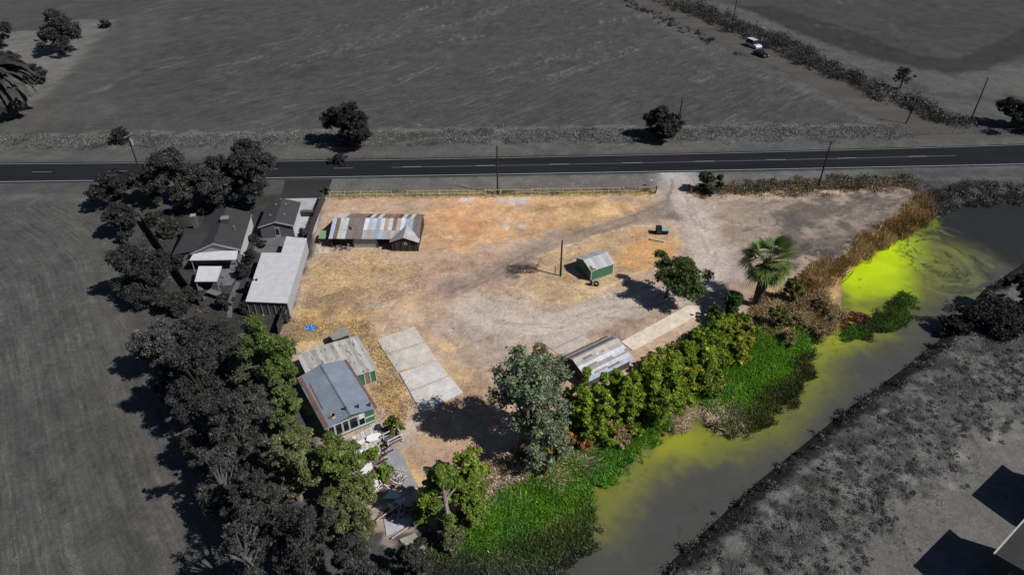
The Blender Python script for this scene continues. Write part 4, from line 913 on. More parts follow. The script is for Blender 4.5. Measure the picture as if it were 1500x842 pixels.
# fallen white roof sheets
def sheetpc(u, v, w_, l_, rz, tx, ty, z, c, label, name='broken_panel', grp='fallen white sheets in the wreckage'):
    n = 7; u, v = int(u), int(v); r_ = random.Random(u*3+v); ang_ = sorted(r_.uniform(0, 6.28) for _ in range(11)); ps = [(math.cos(a_)*w_/2*r_.uniform(.45, 1.3), math.sin(a_)*l_/2*r_.uniform(.45, 1.3)) for a_ in ang_]
    mb = MB(); ps = [(a_*.75, b_*.75) for a_, b_ in ps]; mb.prism(ps, -.03, .03, c); q = mb.build(name, M_paint); o = P(u, v, z); q.location = o; q.rotation_euler = (tx, ty, rz); return tag(q, label, 'panel', grp)
ORD = ['first', 'second', 'third', 'fourth', 'fifth', 'sixth', 'seventh', 'eighth', 'ninth', 'tenth', 'eleventh', 'twelfth', 'thirteenth', 'fourteenth', 'fifteenth', 'sixteenth', 'seventeenth', 'eighteenth']
SH = [tuple(q_*(1.3 if i_ in (2, 3) else 1) for i_, q_ in enumerate(t__)) for t__ in [(548, 640, 1.8, 1.1, .7, .1, .1, .8), (530, 647, 1.2, .9, .2, .2, -.1, .9), (500, 655, 1.6, 1.1, .5, .1, -.2, .8), (518, 661, 2.6, 1.7, .3, .12, .1, .7), (538, 660, 1.3, 1.0, .9, .1, .1, .6), (524, 672, 1.4, 1.2, 2.1, .3, .1, .9), (508, 677, 1.7, 1.7, 1.2, -.15, .1, .5), (541, 686, 1.9, 1.3, .2, .2, -.1, .5), (530, 697, 1.6, 1.2, .8, -.2, .1, .6), (547, 706, 2.1, 1.4, 2, .1, .2, .4), (536, 713, 1.2, 1.0, 1, .1, .2, .5), (575, 722, 2.0, 1.7, .5, .1, 0, .4), (585, 733, 1.5, 1.2, 1, -.1, .1, .4), (572, 741, 1.1, .9, 1.7, -.1, .1, .4)]]
for k, a_ in enumerate(SH): sheetpc(*a_, A(232, 228, 222), 'torn white sheet in the wreckage, %s one counted down from the white framed windows' % ORD[k])
for (u, v, w_, l_, rz, lb) in [(550, 675, 2.6, 2.4, .5, 'nearest the broken steps'), (565, 705, 2.2, 1.8, 1.0, 'beside the grey paved walk'), (530, 722, 2.4, 1.8, 0, 'nearest the olive tree'), (567, 752, 2.4, 1.8, 0.6, 'under the fallen pale beams')]:
    sheetpc(u, v, w_, l_, rz, .03, .03, .15, A(110, 94, 84), 'brown sheet of old flooring in the wreckage '+lb, 'flooring_sheet', 'brown flooring sheets in the wreckage')
def beams(name, lst, c, label, grp, r=.08):
    for kk, (u0, v0, z0, u1, v1, z1) in enumerate(lst):
        a_, b_ = P(u0, v0, z0), P(u1, v1, z1); q = MB().tube((0, 0, 0), b_-a_, r, r, c, 4).build(name, M_wood); q.location = a_; tag(q, label % ORD[kk], 'beam', grp)
beams('white_beam', [(566, 735, .4, 573, 745, .6), (592, 742, .5, 604, 728, .6), (590, 735, .9, 600, 742, .4), (581, 764, .4, 592, 722, 1.0), (553, 760, .6, 602, 728, .9), (574, 788, .4, 600, 770, .4)], A(200, 194, 186), 'pale fallen beam by the whitish pad, the %s counted from the paved walk down', 'fallen pale beams', .06)
beams('dark_beam', [(560, 655, .5, 567, 647, .5), (563, 659, .8, 572, 652, .7), (563, 665, .6, 576, 658, .5), (555, 672, .3, 567, 664, .3), (556, 678, .5, 568, 671, .4)], A(74, 50, 42), 'short dark beam of the broken steps beside the paved walk, %s from the white railing', 'dark beams of the broken steps', .09)
pile('rubble', 525, 662, 200, 1.0, 'heap of splintered boards just below the white framed windows', 'rubble', [A(226, 222, 214), A(190, 176, 160), A(110, 94, 84), A(235, 232, 228)], 3.2, .5, .05)
pile('rubble', 552, 705, 200, 1.0, 'heap of splintered brown boards beside the walk', 'rubble', [A(140, 110, 92), A(190, 176, 160), A(104, 88, 78), A(224, 220, 214)], 3.0, .5, .05)
pile('rubble', 590, 752, 110, .9, 'small heap of splintered boards at the edge of the whitish pad', 'rubble', [A(150, 92, 66), A(150, 130, 110), A(100, 84, 74), A(200, 196, 190)], 1.6, .4, .04)

exec_foliage = True
# ------------------------------------------------------------------ FOLIAGE
def leaves(cent, rad, n, size, col, var=.25, up=.55, droop=0):
    """n leaf quads spread near the surfaces of clumps; cent (k,3), rad (k,3)"""
    k = len(cent); vol = rad[:, 0]*rad[:, 1]; pr_ = vol/vol.sum(); ci = rng.choice(k, n, p=pr_)
    d = rng.normal(size=(n, 3)); d /= np.linalg.norm(d, axis=1)[:, None]
    r = rng.uniform(.1, 1.0, n)**.6*(1+.25*np.abs(rng.normal(size=n)))
    p = cent[ci]+d*rad[ci]*r[:, None]
    nr = d*.55+rng.normal(size=(n, 3))*.6; nr[:, 2] += up; nr /= np.linalg.norm(nr, axis=1)[:, None]
    t1 = np.cross(nr, rng.normal(size=(n, 3))); t1 /= np.linalg.norm(t1, axis=1)[:, None]; t2 = np.cross(nr, t1)
    s_ = size*np.exp(rng.normal(size=n)*.4)[:, None]; a_ = t1*s_; b_ = t2*s_*.55
    V = np.stack([p-a_, p-b_*1.1+a_*.1, p+a_, p+b_*1.1-a_*.1], 1)
    cv = np.exp(var*.5*rng.normal(size=k))[ci]*np.exp(var*rng.normal(size=n)); cc = col[ci]*np.clip(cv, .35, 2.2)[:, None]
    return V, cc
def tree(name, u, v, vt, rpx, label, cat, c=(.05, .085, .022), bare=0, size=None, dens=1.0, low=.22, group=None, squash=1.0, dark=.5, shape='round', c2=None, trunk=True, lean=(0, 0), wy=1.0, h=None, var=.3, ncl=None, full=False):
    """u,v photo position of the foot, vt of the top, rpx crown half-width in photo pixels"""
    global rng
    rng = np.random.default_rng(int(u*7+v*13+vt)); random.seed(int(u+v))
    o = P(u, v); o.z = gz1(o.x, o.y); h = h or max(1.0, height_at(o.x, o.y, vt)-o.z)
    dep = o.y*C_+(H-o.z-h*.5)*S_; R_ = rpx*1.12*dep/1000; size = size or (.045+dep*.0007)
    cz = h*(low+(1-low)/2); rz = h*(1-low)/2; k = ncl or int(50+R_*R_*9.0+h*4); k = min(k, 340)
    nl = 9+int(rng.integers(0, 4))+int(R_ > 3)*3; ld = rng.normal(size=(nl, 3)); ld[:, 2] = ld[:, 2]*.9; ld /= np.linalg.norm(ld, axis=1)[:, None]
    lc = ld*rng.uniform(.35, .68, nl)[:, None]; lc[0] = (0, 0, .4); lc[1] = (0, 0, -.55); lc[2] = (.25, -.45, -.5); lr = rng.uniform(.16, .46, nl); far_ = rng.random(nl) < (0 if full else .35); lc[far_] *= 1.45; lr[far_] *= .7
    li_ = rng.choice(nl, k, p=lr**2/np.sum(lr**2)); d = rng.normal(size=(k, 3)); d /= np.linalg.norm(d, axis=1)[:, None]
    un = lc[li_]+d*(lr[li_]*rng.uniform(.45, 1.15, k)**.7)[:, None]*np.array([1.1, 1.1, 1])
    cen = un*np.array([R_, R_*wy, rz])+np.array([lean[0], lean[1], cz])
    if shape == 'cone': sh = np.clip(1.25-(cen[:, 2]/h)*.9, .25, 1); cen[:, 0] *= sh; cen[:, 1] *= sh
    cr = (R_*rng.uniform(.05, .15, k)+.07); rad = np.stack([cr, cr, np.minimum(cr*.62*squash, rz*.5)], 1)
    cen[:, 2] = np.maximum(cen[:, 2], rad[:, 2]*.8)
    n = int(dens*min(36000, 4.2*4*math.pi*R_*(R_+rz)/2*.35/(size*size*1.1)*1.5))
    base = np.tile(np.array(c), (k, 1))
    if c2 is not None: m = rng.random(k) < .4; base[m] = np.array(c2)
    V, cc = leaves(cen, rad, n, size, base*1.55, var)
    wp_ = V.mean(1)+np.array(o); cc = grade(cc, wp_[:, 0], wp_[:, 1], dark)
    if not trunk:
        q = quads(name, V, cc, M_leaf); q.location = o; return tag(q, label, cat, group)
    r = tag(empty(name, o), label, cat, group)
    mb = MB(); tr_ = max(.07, h*.03); bc = np.array([[.09, .075, .06]])*(1 if not bare else 2.6); bcg = tuple(grade(bc, np.array([o.x]), np.array([o.y]), .45)[0])
    top = Vector((lean[0]*.6, lean[1]*.6, h*.55)); mid = Vector((lean[0]*.2+random.uniform(-.2, .2), random.uniform(-.2, .2), h*.28))
    mb.tube((0, 0, -.3), mid, tr_*1.3, tr_, bcg); mb.tube(mid, top, tr_, tr_*.55, bcg)
    for j in np.argsort(-cr)[:min(k, 14+int(bare*40))]:
        tip = Vector(cen[j]); b0 = mid.lerp(top, random.uniform(0, 1)); m2_ = b0.lerp(tip, .5)+Vector((0, 0, R_*.06)); w0 = tr_*.45
        mb.tube(b0, m2_, w0, w0*.6, bcg, 5); mb.tube(m2_, tip, w0*.6, w0*.25, bcg, 5)
        for _ in range(2+int(bare*3)):
            e_ = tip+Vector(rng.normal(size=3))*cr[j]*.8; mb.tube(tip.lerp(m2_, random.uniform(0, .6)), e_, w0*.25, w0*.07, bcg, 4)
    mb.build('trunk', M_bark, r); quads('crown', V, cc, M_leaf, r); return r
def shrub(name, u, v, vt, rpx, label, cat='shrub', **k): return tree(name, u, v, vt, rpx, label, cat, trunk=False, low=k.pop('low', .0), **k)

GRY = (.055, .058, .052)
# far side of the road
tree('dark_tree', 97, 77, 8, 34, 'uneven dark tree standing alone in the pale corner of the far field', 'tree', GRY, shape='cone', low=.1)
tree('dark_tree', 4, 72, 16, 17, 'dark tree cut by the left edge above the spiky palm', 'tree', GRY, low=.1)
shrub('low_shrub', 153, 41, 28, 10, 'small shrub right of the lone tree at the corner of the far field', c=GRY)
shrub('low_shrub', 8, 100, 72, 24, 'dense thicket at the left edge between dark tree and spiky palm', c=GRY)
shrub('low_shrub', 40, 118, 85, 22, 'leafy dark shrub behind the spiky palm', c=(.04, .042, .04))
shrub('low_shrub', 60, 122, 102, 14, 'low pale shrub just right of the spiky palm', c=(.07, .07, .066))
shrub('round_shrub', 181, 207, 185, 15, 'round dark shrub behind the transformer pole', c=(.04, .042, .04))
tree('round_tree', 514, 214, 153, 35, 'large round dark tree beyond the road behind the barn', 'tree', (.04, .042, .038), low=.0, dens=1.3, full=True)
tree('round_tree', 966, 203, 149, 28, 'large round dark tree beyond the road left of a thin pole', 'tree', (.04, .042, .038), low=.0, dens=1.3, full=True)
shrub('wild_shrub', 1488, 188, 140, 30, 'dark bush at the right edge near the side road mouth', c=(.04, .042, .038))
shrub('wild_shrub', 500, 238, 228, 16, 'low flat dark bush on the verge touching the road', c=(.04, .042, .038), dens=.5)
tree('bare_tree', 1318, 130, 96, 13, 'thin scraggly tree in the brush along the side road', 'tree', GRY, bare=.6, dens=.25)
# roadside row at the left
RG = 'tree'
tree('oak_tree', 268, 300, 222, 42, 'tall leafy tree next to the transformer pole at the roadside', RG, (.062, .066, .058), low=.2)
tree('oak_tree', 232, 296, 240, 26, 'narrow tree just left of the tallest roadside tree', RG, (.055, .058, .05), low=.15)
tree('oak_tree', 318, 308, 238, 36, 'tree in the middle of the roadside row behind the grey house', RG, (.07, .073, .066), low=.2)
tree('oak_tree', 374, 302, 216, 42, 'large spreading tree at the right end of the roadside row', RG, (.058, .06, .054), low=.2)
tree('oak_tree', 345, 296, 240, 22, 'smaller tree filling the gap left of the large spreading one', RG, (.05, .052, .046), low=.2)
tree('oak_tree', 168, 304, 250, 30, 'bushy dark tree at the left end of the roadside row', RG, (.04, .042, .038), low=.08)
tree('oak_tree', 186, 345, 293, 27, 'dark bushy tree at the upper corner of the garden fence', RG, (.045, .048, .042), low=.06)
shrub('clipped_shrub', 223, 330, 309, 10, 'clipped round shrub inside the garden fence corner', c=(.03, .032, .03))
tree('bushy_tree', 213, 436, 355, 44, 'wide bushy tree on the field side of the garden fence', 'tree', (.045, .048, .042), low=.02)
shrub('wild_shrub', 262, 452, 425, 30, 'low shrubs outside the lower end of the garden fence', c=(.045, .048, .042))
for (u, v, vt, rp, lb) in [(448, 351, 334, 8, 'small round bush at the end of the white driveway'), (386, 360, 350, 7, 'small oval bush on the garden patio'), (370, 352, 345, 9, 'bush between grey house and garage'), (366, 384, 366, 10, 'bush beside the white side wall'), (358, 405, 384, 12, 'dark bush left of the long white roof'),
    (370, 430, 405, 10, 'dark shrub against the long white roofed shed'), (330, 450, 430, 13, 'low bush left of the garden path'), (250, 345, 326, 14, 'shrub behind the left wing of the grey house'), (300, 310, 296, 12, 'shrub behind the chimney'), (262, 392, 372, 12, 'shrub between fence and patio cover'), (362, 458, 438, 10, 'shrub right of the garden path'), (420, 470, 455, 9, 'weedy bush in front of the long shed'), (410, 340, 336, 6, 'tiny bush at the garage door'), (480, 283, 272, 6, 'small bush at the top of the board fence')]:
    shrub('garden_shrub', u, v, vt, rp, lb, c=(.04, .042, .038))
# mass of trees along the left side of the property, lower left
T = [(258, 540, 462, 46, 'feathery pale tree at the field edge, highest of the lower left wood', (.1, .105, .095), .45, .6),
     (300, 520, 455, 36, 'tree behind the feathery one, close to the garden path', (.06, .063, .056), 0, .9),
     (345, 545, 462, 40, 'dark tree left of the big green one', (.055, .058, .05), 0, 1),
     (405, 600, 462, 52, 'big bright green tree beside the white outbuilding', (.06, .09, .02), 0, 1.2),
     (320, 620, 500, 48, 'dark leafy tree in the middle of the wood beside the field', (.05, .053, .047), 0, 1),
     (265, 600, 530, 28, 'dark drooping tree reaching farthest onto the field', (.045, .047, .042), 0, .8),
     (425, 640, 560, 26, 'green tree squeezed against the rusty left edge of the house roof', (.07, .095, .025), 0, 1),
     (370, 690, 560, 48, 'dark tree left of the house with thin inner twigs', (.06, .063, .056), .1, .9),
     (310, 690, 620, 30, 'small dark tree at the notch of the field edge', (.045, .047, .042), 0, .8),
     (345, 760, 650, 40, 'twiggy grey tree with many bare branches', (.075, .078, .072), .5, .5),
     (440, 730, 630, 42, 'muted grey green tree left of the wreckage', (.085, .1, .04), .2, .8),
     (500, 730, 640, 44, 'leafy green tree overhanging the wrecked porch', (.08, .105, .028), .15, 1.0),
     (400, 800, 690, 46, 'dark twiggy tree near the bottom edge', (.055, .058, .052), .4, .7),
     (520, 800, 700, 42, 'olive green tree in front of the wreckage', (.085, .1, .03), .15, 1.0),
     (460, 850, 735, 48, 'dark tree at the bottom edge below the wreckage', (.05, .054, .046), .3, .7),
     (380, 870, 760, 42, 'leafless grey tree reaching over the field at the bottom', (.07, .072, .068), .9, .2),
     (540, 870, 790, 44, 'dim brushy tree at the bottom edge left of the cracked slab', (.06, .064, .05), .3, .6),
     (300, 570, 495, 34, 'grey green tree between the feathery one and the dark leafy one', (.06, .062, .056), .2, .8)]
for (u, v, vt, rp, lb, c, br, dn) in T: tree('wood_tree', u, v, vt, rp, lb, 'tree', c, bare=br, dens=dn*1.1, low=.12)
# trees on the property
tree('yard_tree', 974, 436, 381, 42, 'spreading green tree standing alone in the yard right of the green shed', 'tree', (.04, .06, .015), low=.4, lean=(1.6, 0), dens=.75, wy=1.1)
shrub('fence_bush', 1032, 281, 250, 19, 'dark green bush beside the yard entrance at the wire fence', c=(.022, .032, .016))
shrub('fence_bush', 1052, 277, 252, 8, 'thin upright shoot of the bush by the yard entrance', c=(.02, .03, .015))
tree('grey_green_tree', 762, 664, 519, 66, 'tall grey green tree casting the big shadow on the dirt', 'tree', (.105, .13, .082), low=.08, dens=.95, size=.115, lean=(1.3, 0), c2=(.08, .105, .06), ncl=340, full=True)
shrub('dry_bush', 792, 548, 508, 22, 'brownish dry bush behind the tall grey green tree', c=(.12, .115, .05), c2=(.1, .07, .04), dens=.8)
YG = (.12, .16, .014)
for (u, v, vt, rp, lb) in [(850, 640, 538, 30, 'yellow green tree right against the tall grey green tree'), (876, 640, 545, 28, 'yellow green tree in front of the left end of the tin shed'), (896, 615, 535, 26, 'yellow green tree at the low eave of the tin shed'),
    (920, 622, 530, 28, 'yellow green tree at the right end of the tin shed'), (950, 612, 520, 30, 'yellow green tree third from the white reeds'), (975, 590, 510, 24, 'yellow green tree above the clump of white reeds'), (836, 622, 556, 20, 'short yellow green tree between grey green tree and tin shed')]:
    tree('yellow_green_tree', u, v, vt, rp, lb, 'tree', YG, c2=(.075, .12, .012), low=.03, shape='cone', dens=1.0)
gl = 'dense yellow green shrub in the band along the concrete strip'
VL = [(945, 540, 20), (965, 528, 20), (985, 520, 20), (1005, 508, 20), (1022, 495, 18), (1040, 482, 18), (1058, 472, 18), (1078, 468, 18), (985, 545, 22), (1010, 535, 22), (1035, 520, 22), (1058, 505, 20), (1080, 492, 18), (1095, 478, 14), (1000, 565, 20), (1028, 552, 18), (1050, 535, 18), (930, 560, 18), (955, 570, 20), (985, 585, 18), (1075, 515, 14)]
VN = [a_[:2] for a_ in VL]
_vr = random.Random(11)
for (u, v, rp) in VL:
    c = _vr.choice([(.09, .14, .012), (.13, .16, .014), (.06, .1, .012), (.11, .15, .012)])
    gk = VN.index((u, v)); rw, ix = (0, gk) if gk < 8 else ((1, gk-8) if gk < 14 else (2, gk-14)); gl = ORD[ix]+' yellow green shrub from the tin shed end, '+('strip side of the band', 'middle of the band', 'creek side of the band')[rw]
    shrub('vine_shrub', u+_vr.uniform(-5, 5), v+12+_vr.uniform(-3, 3), v-8+_vr.uniform(-7, 6), rp*_vr.uniform(.8, 1.5), gl, c=c, c2=_vr.choice([(.13, .15, .012), (.06, .1, .012), (.14, .14, .014)]), group='shrubs along the concrete strip', dens=.9, var=.35)
for (u, v, vt, rp, lb) in [(1070, 462, 428, 18, 'dark green bush at the top end of the concrete strip'), (1045, 470, 440, 14, 'dark green bush shading the end of the concrete strip'), (1155, 440, 402, 14, 'olive bush leaning on the fan palm'), (1135, 480, 450, 14, 'small olive bush below the fan palm')]:
    shrub('green_bush', u, v, vt, rp, lb, c=(.03, .055, .014) if u < 1100 else (.08, .085, .02))
# lower middle
tree('leafy_tree', 655, 775, 680, 34, 'yellow green tree with a bare forked trunk beside the bright reeds', 'tree', (.1, .15, .022), c2=(.07, .11, .02), low=.1, bare=.25)
tree('leafy_tree', 690, 715, 658, 28, 'yellow green tree between the forked tree and the big shadow', 'tree', (.13, .17, .025), low=.12)
tree('leafy_tree', 640, 740, 685, 20, 'small green tree right of the paved walk', 'tree', (.07, .11, .02), low=.1, bare=.2)
tree('leafy_tree', 690, 760, 700, 26, 'dense yellow green tree nearest the dry reeds', 'tree', (.09, .13, .02), low=.05)
shrub('leafy_shrub', 620, 765, 735, 16, 'green shrub at the edge of the whitish pad', c=(.07, .11, .022))
shrub('leafy_shrub', 578, 636, 606, 12, 'olive bush beside the white railing', c=(.09, .1, .024))
shrub('leafy_shrub', 562, 700, 680, 12, 'small bright bush growing through the wreckage', c=(.09, .14, .02)); shrub('leafy_shrub', 545, 672, 655, 10, 'green sprout on the broken porch', c=(.09, .14, .02))
shrub('leafy_shrub', 660, 800, 770, 22, 'dull green shrub below the forked tree', c=(.08, .09, .03)); shrub('leafy_shrub', 610, 850, 800, 30, 'dim shrub at the bottom edge right of the cracked slab', c=(.05, .06, .03))
shrub('rust_bush', 815, 658, 625, 22, 'rust orange bush between the tall grey green tree and the bright reeds', c=(.19, .09, .02), c2=(.13, .12, .03)); shrub('rust_bush', 850, 650, 632, 20, 'orange brown bush right of the first rust coloured one', c=(.17, .09, .03))
shrub('rust_bush', 790, 690, 655, 18, 'yellowish bush at the foot of the tall grey green tree', c=(.15, .12, .025)); shrub('dry_bush', 905, 642, 620, 16, 'dry tan bush below the yellow green trees', c=(.2, .14, .08), c2=(.14, .1, .05))
shrub('red_bush', 1245, 462, 415, 30, 'dark red bush on the point of land in the duckweed', c=(.1, .035, .02), c2=(.07, .04, .02), dens=1.1, h=1.8)
shrub('red_bush', 1262, 474, 440, 20, 'lower reddish bush in front of the dark red one', c=(.09, .06, .02), h=1.0)
for (u, v, rp, lb) in [(1165, 470, 18, 'grey brown bush left of the red bushes'), (1190, 480, 17, 'grey brown bush touching the red bushes'), (1150, 495, 15, 'grey brown bush above the bright green patch'), (1205, 448, 18, 'muted green bush at the neck of the point')]:
    shrub('twiggy_bush', u, v+6, v-10, rp, lb, c=(.14, .105, .06), c2=(.08, .09, .03), dens=.6, size=.075)
# right bank
tree('overhanging_tree', 1445, 472, 412, 58, 'black spreading tree overhanging the water on the far bank', 'tree', (.022, .024, .022), low=.0, dens=1.2, wy=.55, h=3.2)
tree('overhanging_tree', 1402, 478, 425, 30, 'lower black tree at the left of the spreading one over the water', 'tree', (.02, .022, .02), low=.0, h=2.4, wy=.6)
shrub('bank_bush', 1490, 452, 400, 28, 'black bush at the right edge on the far bank', c=(.024, .026, .024))

# palms
def palm(name, u, v, vt, rpx, label, nf, c, skirt, fan, trunk_c=(.12, .1, .08), tr=.45, dark=.5):
    o = P(u, v); o.z = gz1(o.x, o.y); h = height_at(o.x, o.y, vt)-o.z; dep = o.y*C_+(H-h)*S_; R_ = rpx*dep/1000
    hc = max(.6, h-R_*.55); r = tag(empty(name, o), label, 'palm'); g3 = lambda cc: tuple(grade(np.array([cc]), np.array([o.x]), np.array([o.y]), dark)[0])
    MB().tube((0, 0, -.2), (.15, 0, hc*.5), tr*1.1, tr*.9, g3(trunk_c), 10).tube((.15, 0, hc*.5), (.2, 0, hc), tr*.9, tr*1.1, g3(trunk_c), 10).build('trunk', M_bark, r)
    V, K = [], []; c0 = np.array([.2, 0, hc])
    for k in range(nf):
        az = rng.uniform(0, 2*math.pi); el = rng.uniform(-.85, 1.4) if fan else rng.uniform(-.5, 1.35); ln = R_*rng.uniform(.8, 1.1); prev = c0.copy(); e_ = el; cc = np.array(c)*rng.uniform(.6, 1.35)
        side = np.array([-math.sin(az), math.cos(az), 0]); seg = 7
        for j in range(seg):
            dr_ = np.array([math.cos(az)*math.cos(e_), math.sin(az)*math.cos(e_), math.sin(e_)]); nx_ = prev+dr_*ln/seg; t_ = (j+.5)/seg
            if fan:
                if j == 4:
                    up_ = np.cross(side, dr_)
                    for q in range(17):
                        a_ = (q-8)*.19+rng.normal()*.03; dd_ = dr_*math.cos(a_)+side*math.sin(a_); lf = ln*.62*(1-.25*abs(q-8)/8); e2 = nx_+dd_*lf; e2[2] -= .1*lf; md_ = nx_+dd_*lf*.55
                        n2_ = np.cross(dd_, up_); n2_ /= (np.linalg.norm(n2_)+1e-6); V.append([nx_-n2_*.01, md_-n2_*.085, e2, md_+n2_*.085]); K.append(cc*rng.uniform(.6, 1.4))
                if j > 4: continue
            else:
                w_ = ln*.075*(1-.5*t_)
                for sg in (-1, 1):
                    e2 = side*sg*w_*2.0+np.array([0, 0, -w_*.9]); V.append([prev, nx_, nx_+e2+dr_*w_, prev+e2+dr_*w_*.6]); K.append(cc*rng.uniform(.7, 1.3)*(1.0 if sg > 0 else .8))
            V.append([prev-side*.03, nx_-side*.03, nx_+side*.03, prev+side*.03]); K.append(cc*.9); prev = nx_; e_ -= .1 if fan else .28
    quads('fronds', np.array(V), grade(np.array(K), np.full(len(K), o.x), np.full(len(K), o.y), dark), M_leaf, r)
    if skirt:
        n = 700; a_ = rng.uniform(0, 6.283, n); z_ = rng.uniform(.15, 1, n)*hc; rr_ = tr*(1.2+.5*z_/hc); p = np.stack([np.cos(a_)*rr_+.2*z_/hc, np.sin(a_)*rr_, z_], 1); q = p.copy(); q[:, :2] *= 1.15; q[:, 2] -= .8; t_ = np.stack([-np.sin(a_), np.cos(a_), np.zeros(n)], 1)*.08
        quads('dead_skirt', np.stack([p-t_, p+t_, q+t_, q-t_], 1), np.tile(np.array([.1, .085, .07]), (n, 1))*rng.uniform(.5, 1.5, (n, 1)), M_leaf, r)
    return r
palm('fan_palm', 1107, 447, 364, 36, 'tall fan palm with a shaggy trunk at the edge of the creek bank', 64, (.12, .18, .05), True, True, tr=.42)
palm('date_palm', 14, 172, 86, 58, 'huge spiky palm with drooping fronds at the left edge', 150, (.075, .078, .07), False, False, tr=.7, dark=.8)

# stuff: reeds, dry grass, brush
def blades(name, pts, n, hgt, wid, colfn, label=None, z=-.5, lean=.35, cat=None, kind='stuff', warp=1.0, dark=.5, edge=1.2):
    p = PP(pts, z); x0, y0 = p.min(0)-1; x1, y1 = p.max(0)+1; x = rng.uniform(x0, x1, n*4); y = rng.uniform(y0, y1, n*4)
    q = sdf(x+(fbm(x*.5, y*.5, 3)-.5)*4*warp, y+(fbm(x*.5, y*.5, 8)-.5)*4*warp, p); k = rng.random(len(x)) < sm(q/edge+.5); x, y = x[k][:n], y[k][:n]; n = len(x)
    if n == 0: return
    zz = np.maximum(gz(x, y), -1.32); a_ = rng.uniform(0, 6.283, n); hh = hgt*rng.uniform(.5, 1.25, n)*(.7+.6*fbm(x*.6, y*.6, 12)); ln = rng.normal(size=(n, 2))*lean*hh[:, None]
    b = np.stack([x, y, zz], 1); w_ = np.stack([np.cos(a_), np.sin(a_), np.zeros(n)], 1)*wid; t = b+np.stack([ln[:, 0], ln[:, 1], hh], 1); m = b+(t-b)*.55; m[:, 2] += hh*.08
    V = np.stack([b-w_*.7, m-w_, t, m+w_], 1); cc = colfn(x, y)*rng.uniform(.6, 1.45, (n, 1)); cc = grade(cc, x, y, dark)
    o = quads(name, V, cc, M_leaf); tag(o, label, cat, None, kind); return o
def mixc(cols, fr=.3, seed=0):
    cols = np.array(cols)
    def f(x, y):
        v_ = fbm(x*fr, y*fr, 20+seed, 4)+rng.normal(size=len(x))*.06; i = np.clip(((v_-.3)/.4*len(cols)).astype(int), 0, len(cols)-1); return cols[i]
    return f
g1 = [(.12, .26, .03), (.16, .34, .03), (.22, .42, .04), (.12, .3, .05)]
gd = [(.12, .2, .045), (.11, .24, .035), (.16, .22, .055), (.09, .14, .04)]
blades('bright_reeds', [(655, 800), (700, 765), (760, 722), (800, 698), (860, 668), (905, 640), (925, 625), (975, 618), (985, 628), (930, 665), (890, 700), (850, 730), (820, 765), (760, 800), (700, 815), (640, 822)], 42000, .8, .045, mixc(g1), 'bright green reeds along the near edge of the creek', cat='reeds')
blades('dull_reeds', [(560, 880), (620, 820), (700, 812), (800, 775), (850, 728), (868, 752), (872, 772), (855, 800), (820, 835), (790, 880)], 32000, .8, .045, mixc(gd), 'dull dark green reeds at the bottom edge of the photo', cat='reeds', dark=.6)  # reeds in a duller, darker green mix than the bright ones
blades('bright_reeds', [(1010, 590), (1018, 570), (1045, 535), (1080, 508), (1110, 492), (1150, 496), (1195, 492), (1192, 510), (1160, 535), (1140, 560), (1095, 590), (1060, 600)], 26000, .8, .05, mixc(g1, .3, 4), 'bright green reed patch below the fan palm', cat='reeds')
blades('olive_reeds', [(1060, 600), (1095, 585), (1140, 555), (1165, 532), (1197, 508), (1190, 540), (1168, 565), (1150, 590), (1118, 618), (1080, 632), (1048, 620)], 22000, .8, .05, mixc([(.09, .14, .03), (.12, .13, .045), (.07, .09, .03)]), 'olive brown reeds at the water side of the reed patch below the palm', cat='reeds', dark=.6)
blades('olive_reeds', [(1225, 482), (1260, 474), (1300, 450), (1325, 425), (1342, 440), (1330, 465), (1290, 482), (1240, 492)], 9000, .5, .05, mixc([(.06, .2, .025), (.1, .2, .03), (.06, .09, .03)]), 'green water plants at the tip of the point of land', cat='reeds')
dry = [(.5, .36, .17), (.36, .2, .08), (.26, .18, .08), (.44, .25, .09), (.16, .13, .05)]
blades('dry_reeds', [(1352, 282), (1390, 285), (1385, 300), (1340, 330), (1300, 352), (1250, 385), (1225, 410), (1190, 432), (1160, 430), (1180, 405), (1230, 378), (1280, 342), (1315, 318)], 36000, 1.1, .045, mixc([tuple(q*.82 for q in c_) for c_ in dry], .35), 'rusty brown dry reeds along the creek bank at right', cat='reeds', z=0, lean=.3, edge=2)
blades('white_reeds', [(1218, 412), (1240, 400), (1300, 348), (1345, 325), (1372, 308), (1380, 300), (1360, 305), (1300, 338), (1250, 380), (1215, 405)], 4500, .5, .04, mixc([(.3, .3, .28), (.14, .14, .13), (.4, .4, .38)]), 'whitish dead reeds at the water line at right', cat='reeds', z=-1, lean=.8)
for (pts, lb) in (([(970, 575), (985, 572), (995, 590), (1022, 582), (1030, 600), (1005, 628), (985, 630), (965, 608)], 'clump of bleached dead reeds left of the bright reed patch'), ([(1045, 580), (1068, 588), (1090, 612), (1085, 630), (1062, 625), (1046, 605)], 'clump of bleached dead reeds inside the reed patch'), ([(690, 735), (720, 695), (770, 688), (790, 692), (760, 715), (720, 745), (700, 765)], 'bleached dry reeds between the yellow green trees and the bright reeds'), ([(790, 705), (840, 675), (880, 655), (860, 680), (800, 715)], 'thin bleached reeds along the top of the bright reeds')):
    blades('dead_reeds', pts, 4200, .7, .04, mixc([(.68, .56, .44), (.45, .35, .25), (.75, .64, .5), (.26, .19, .12)], .8), lb, cat='reeds', lean=.9)
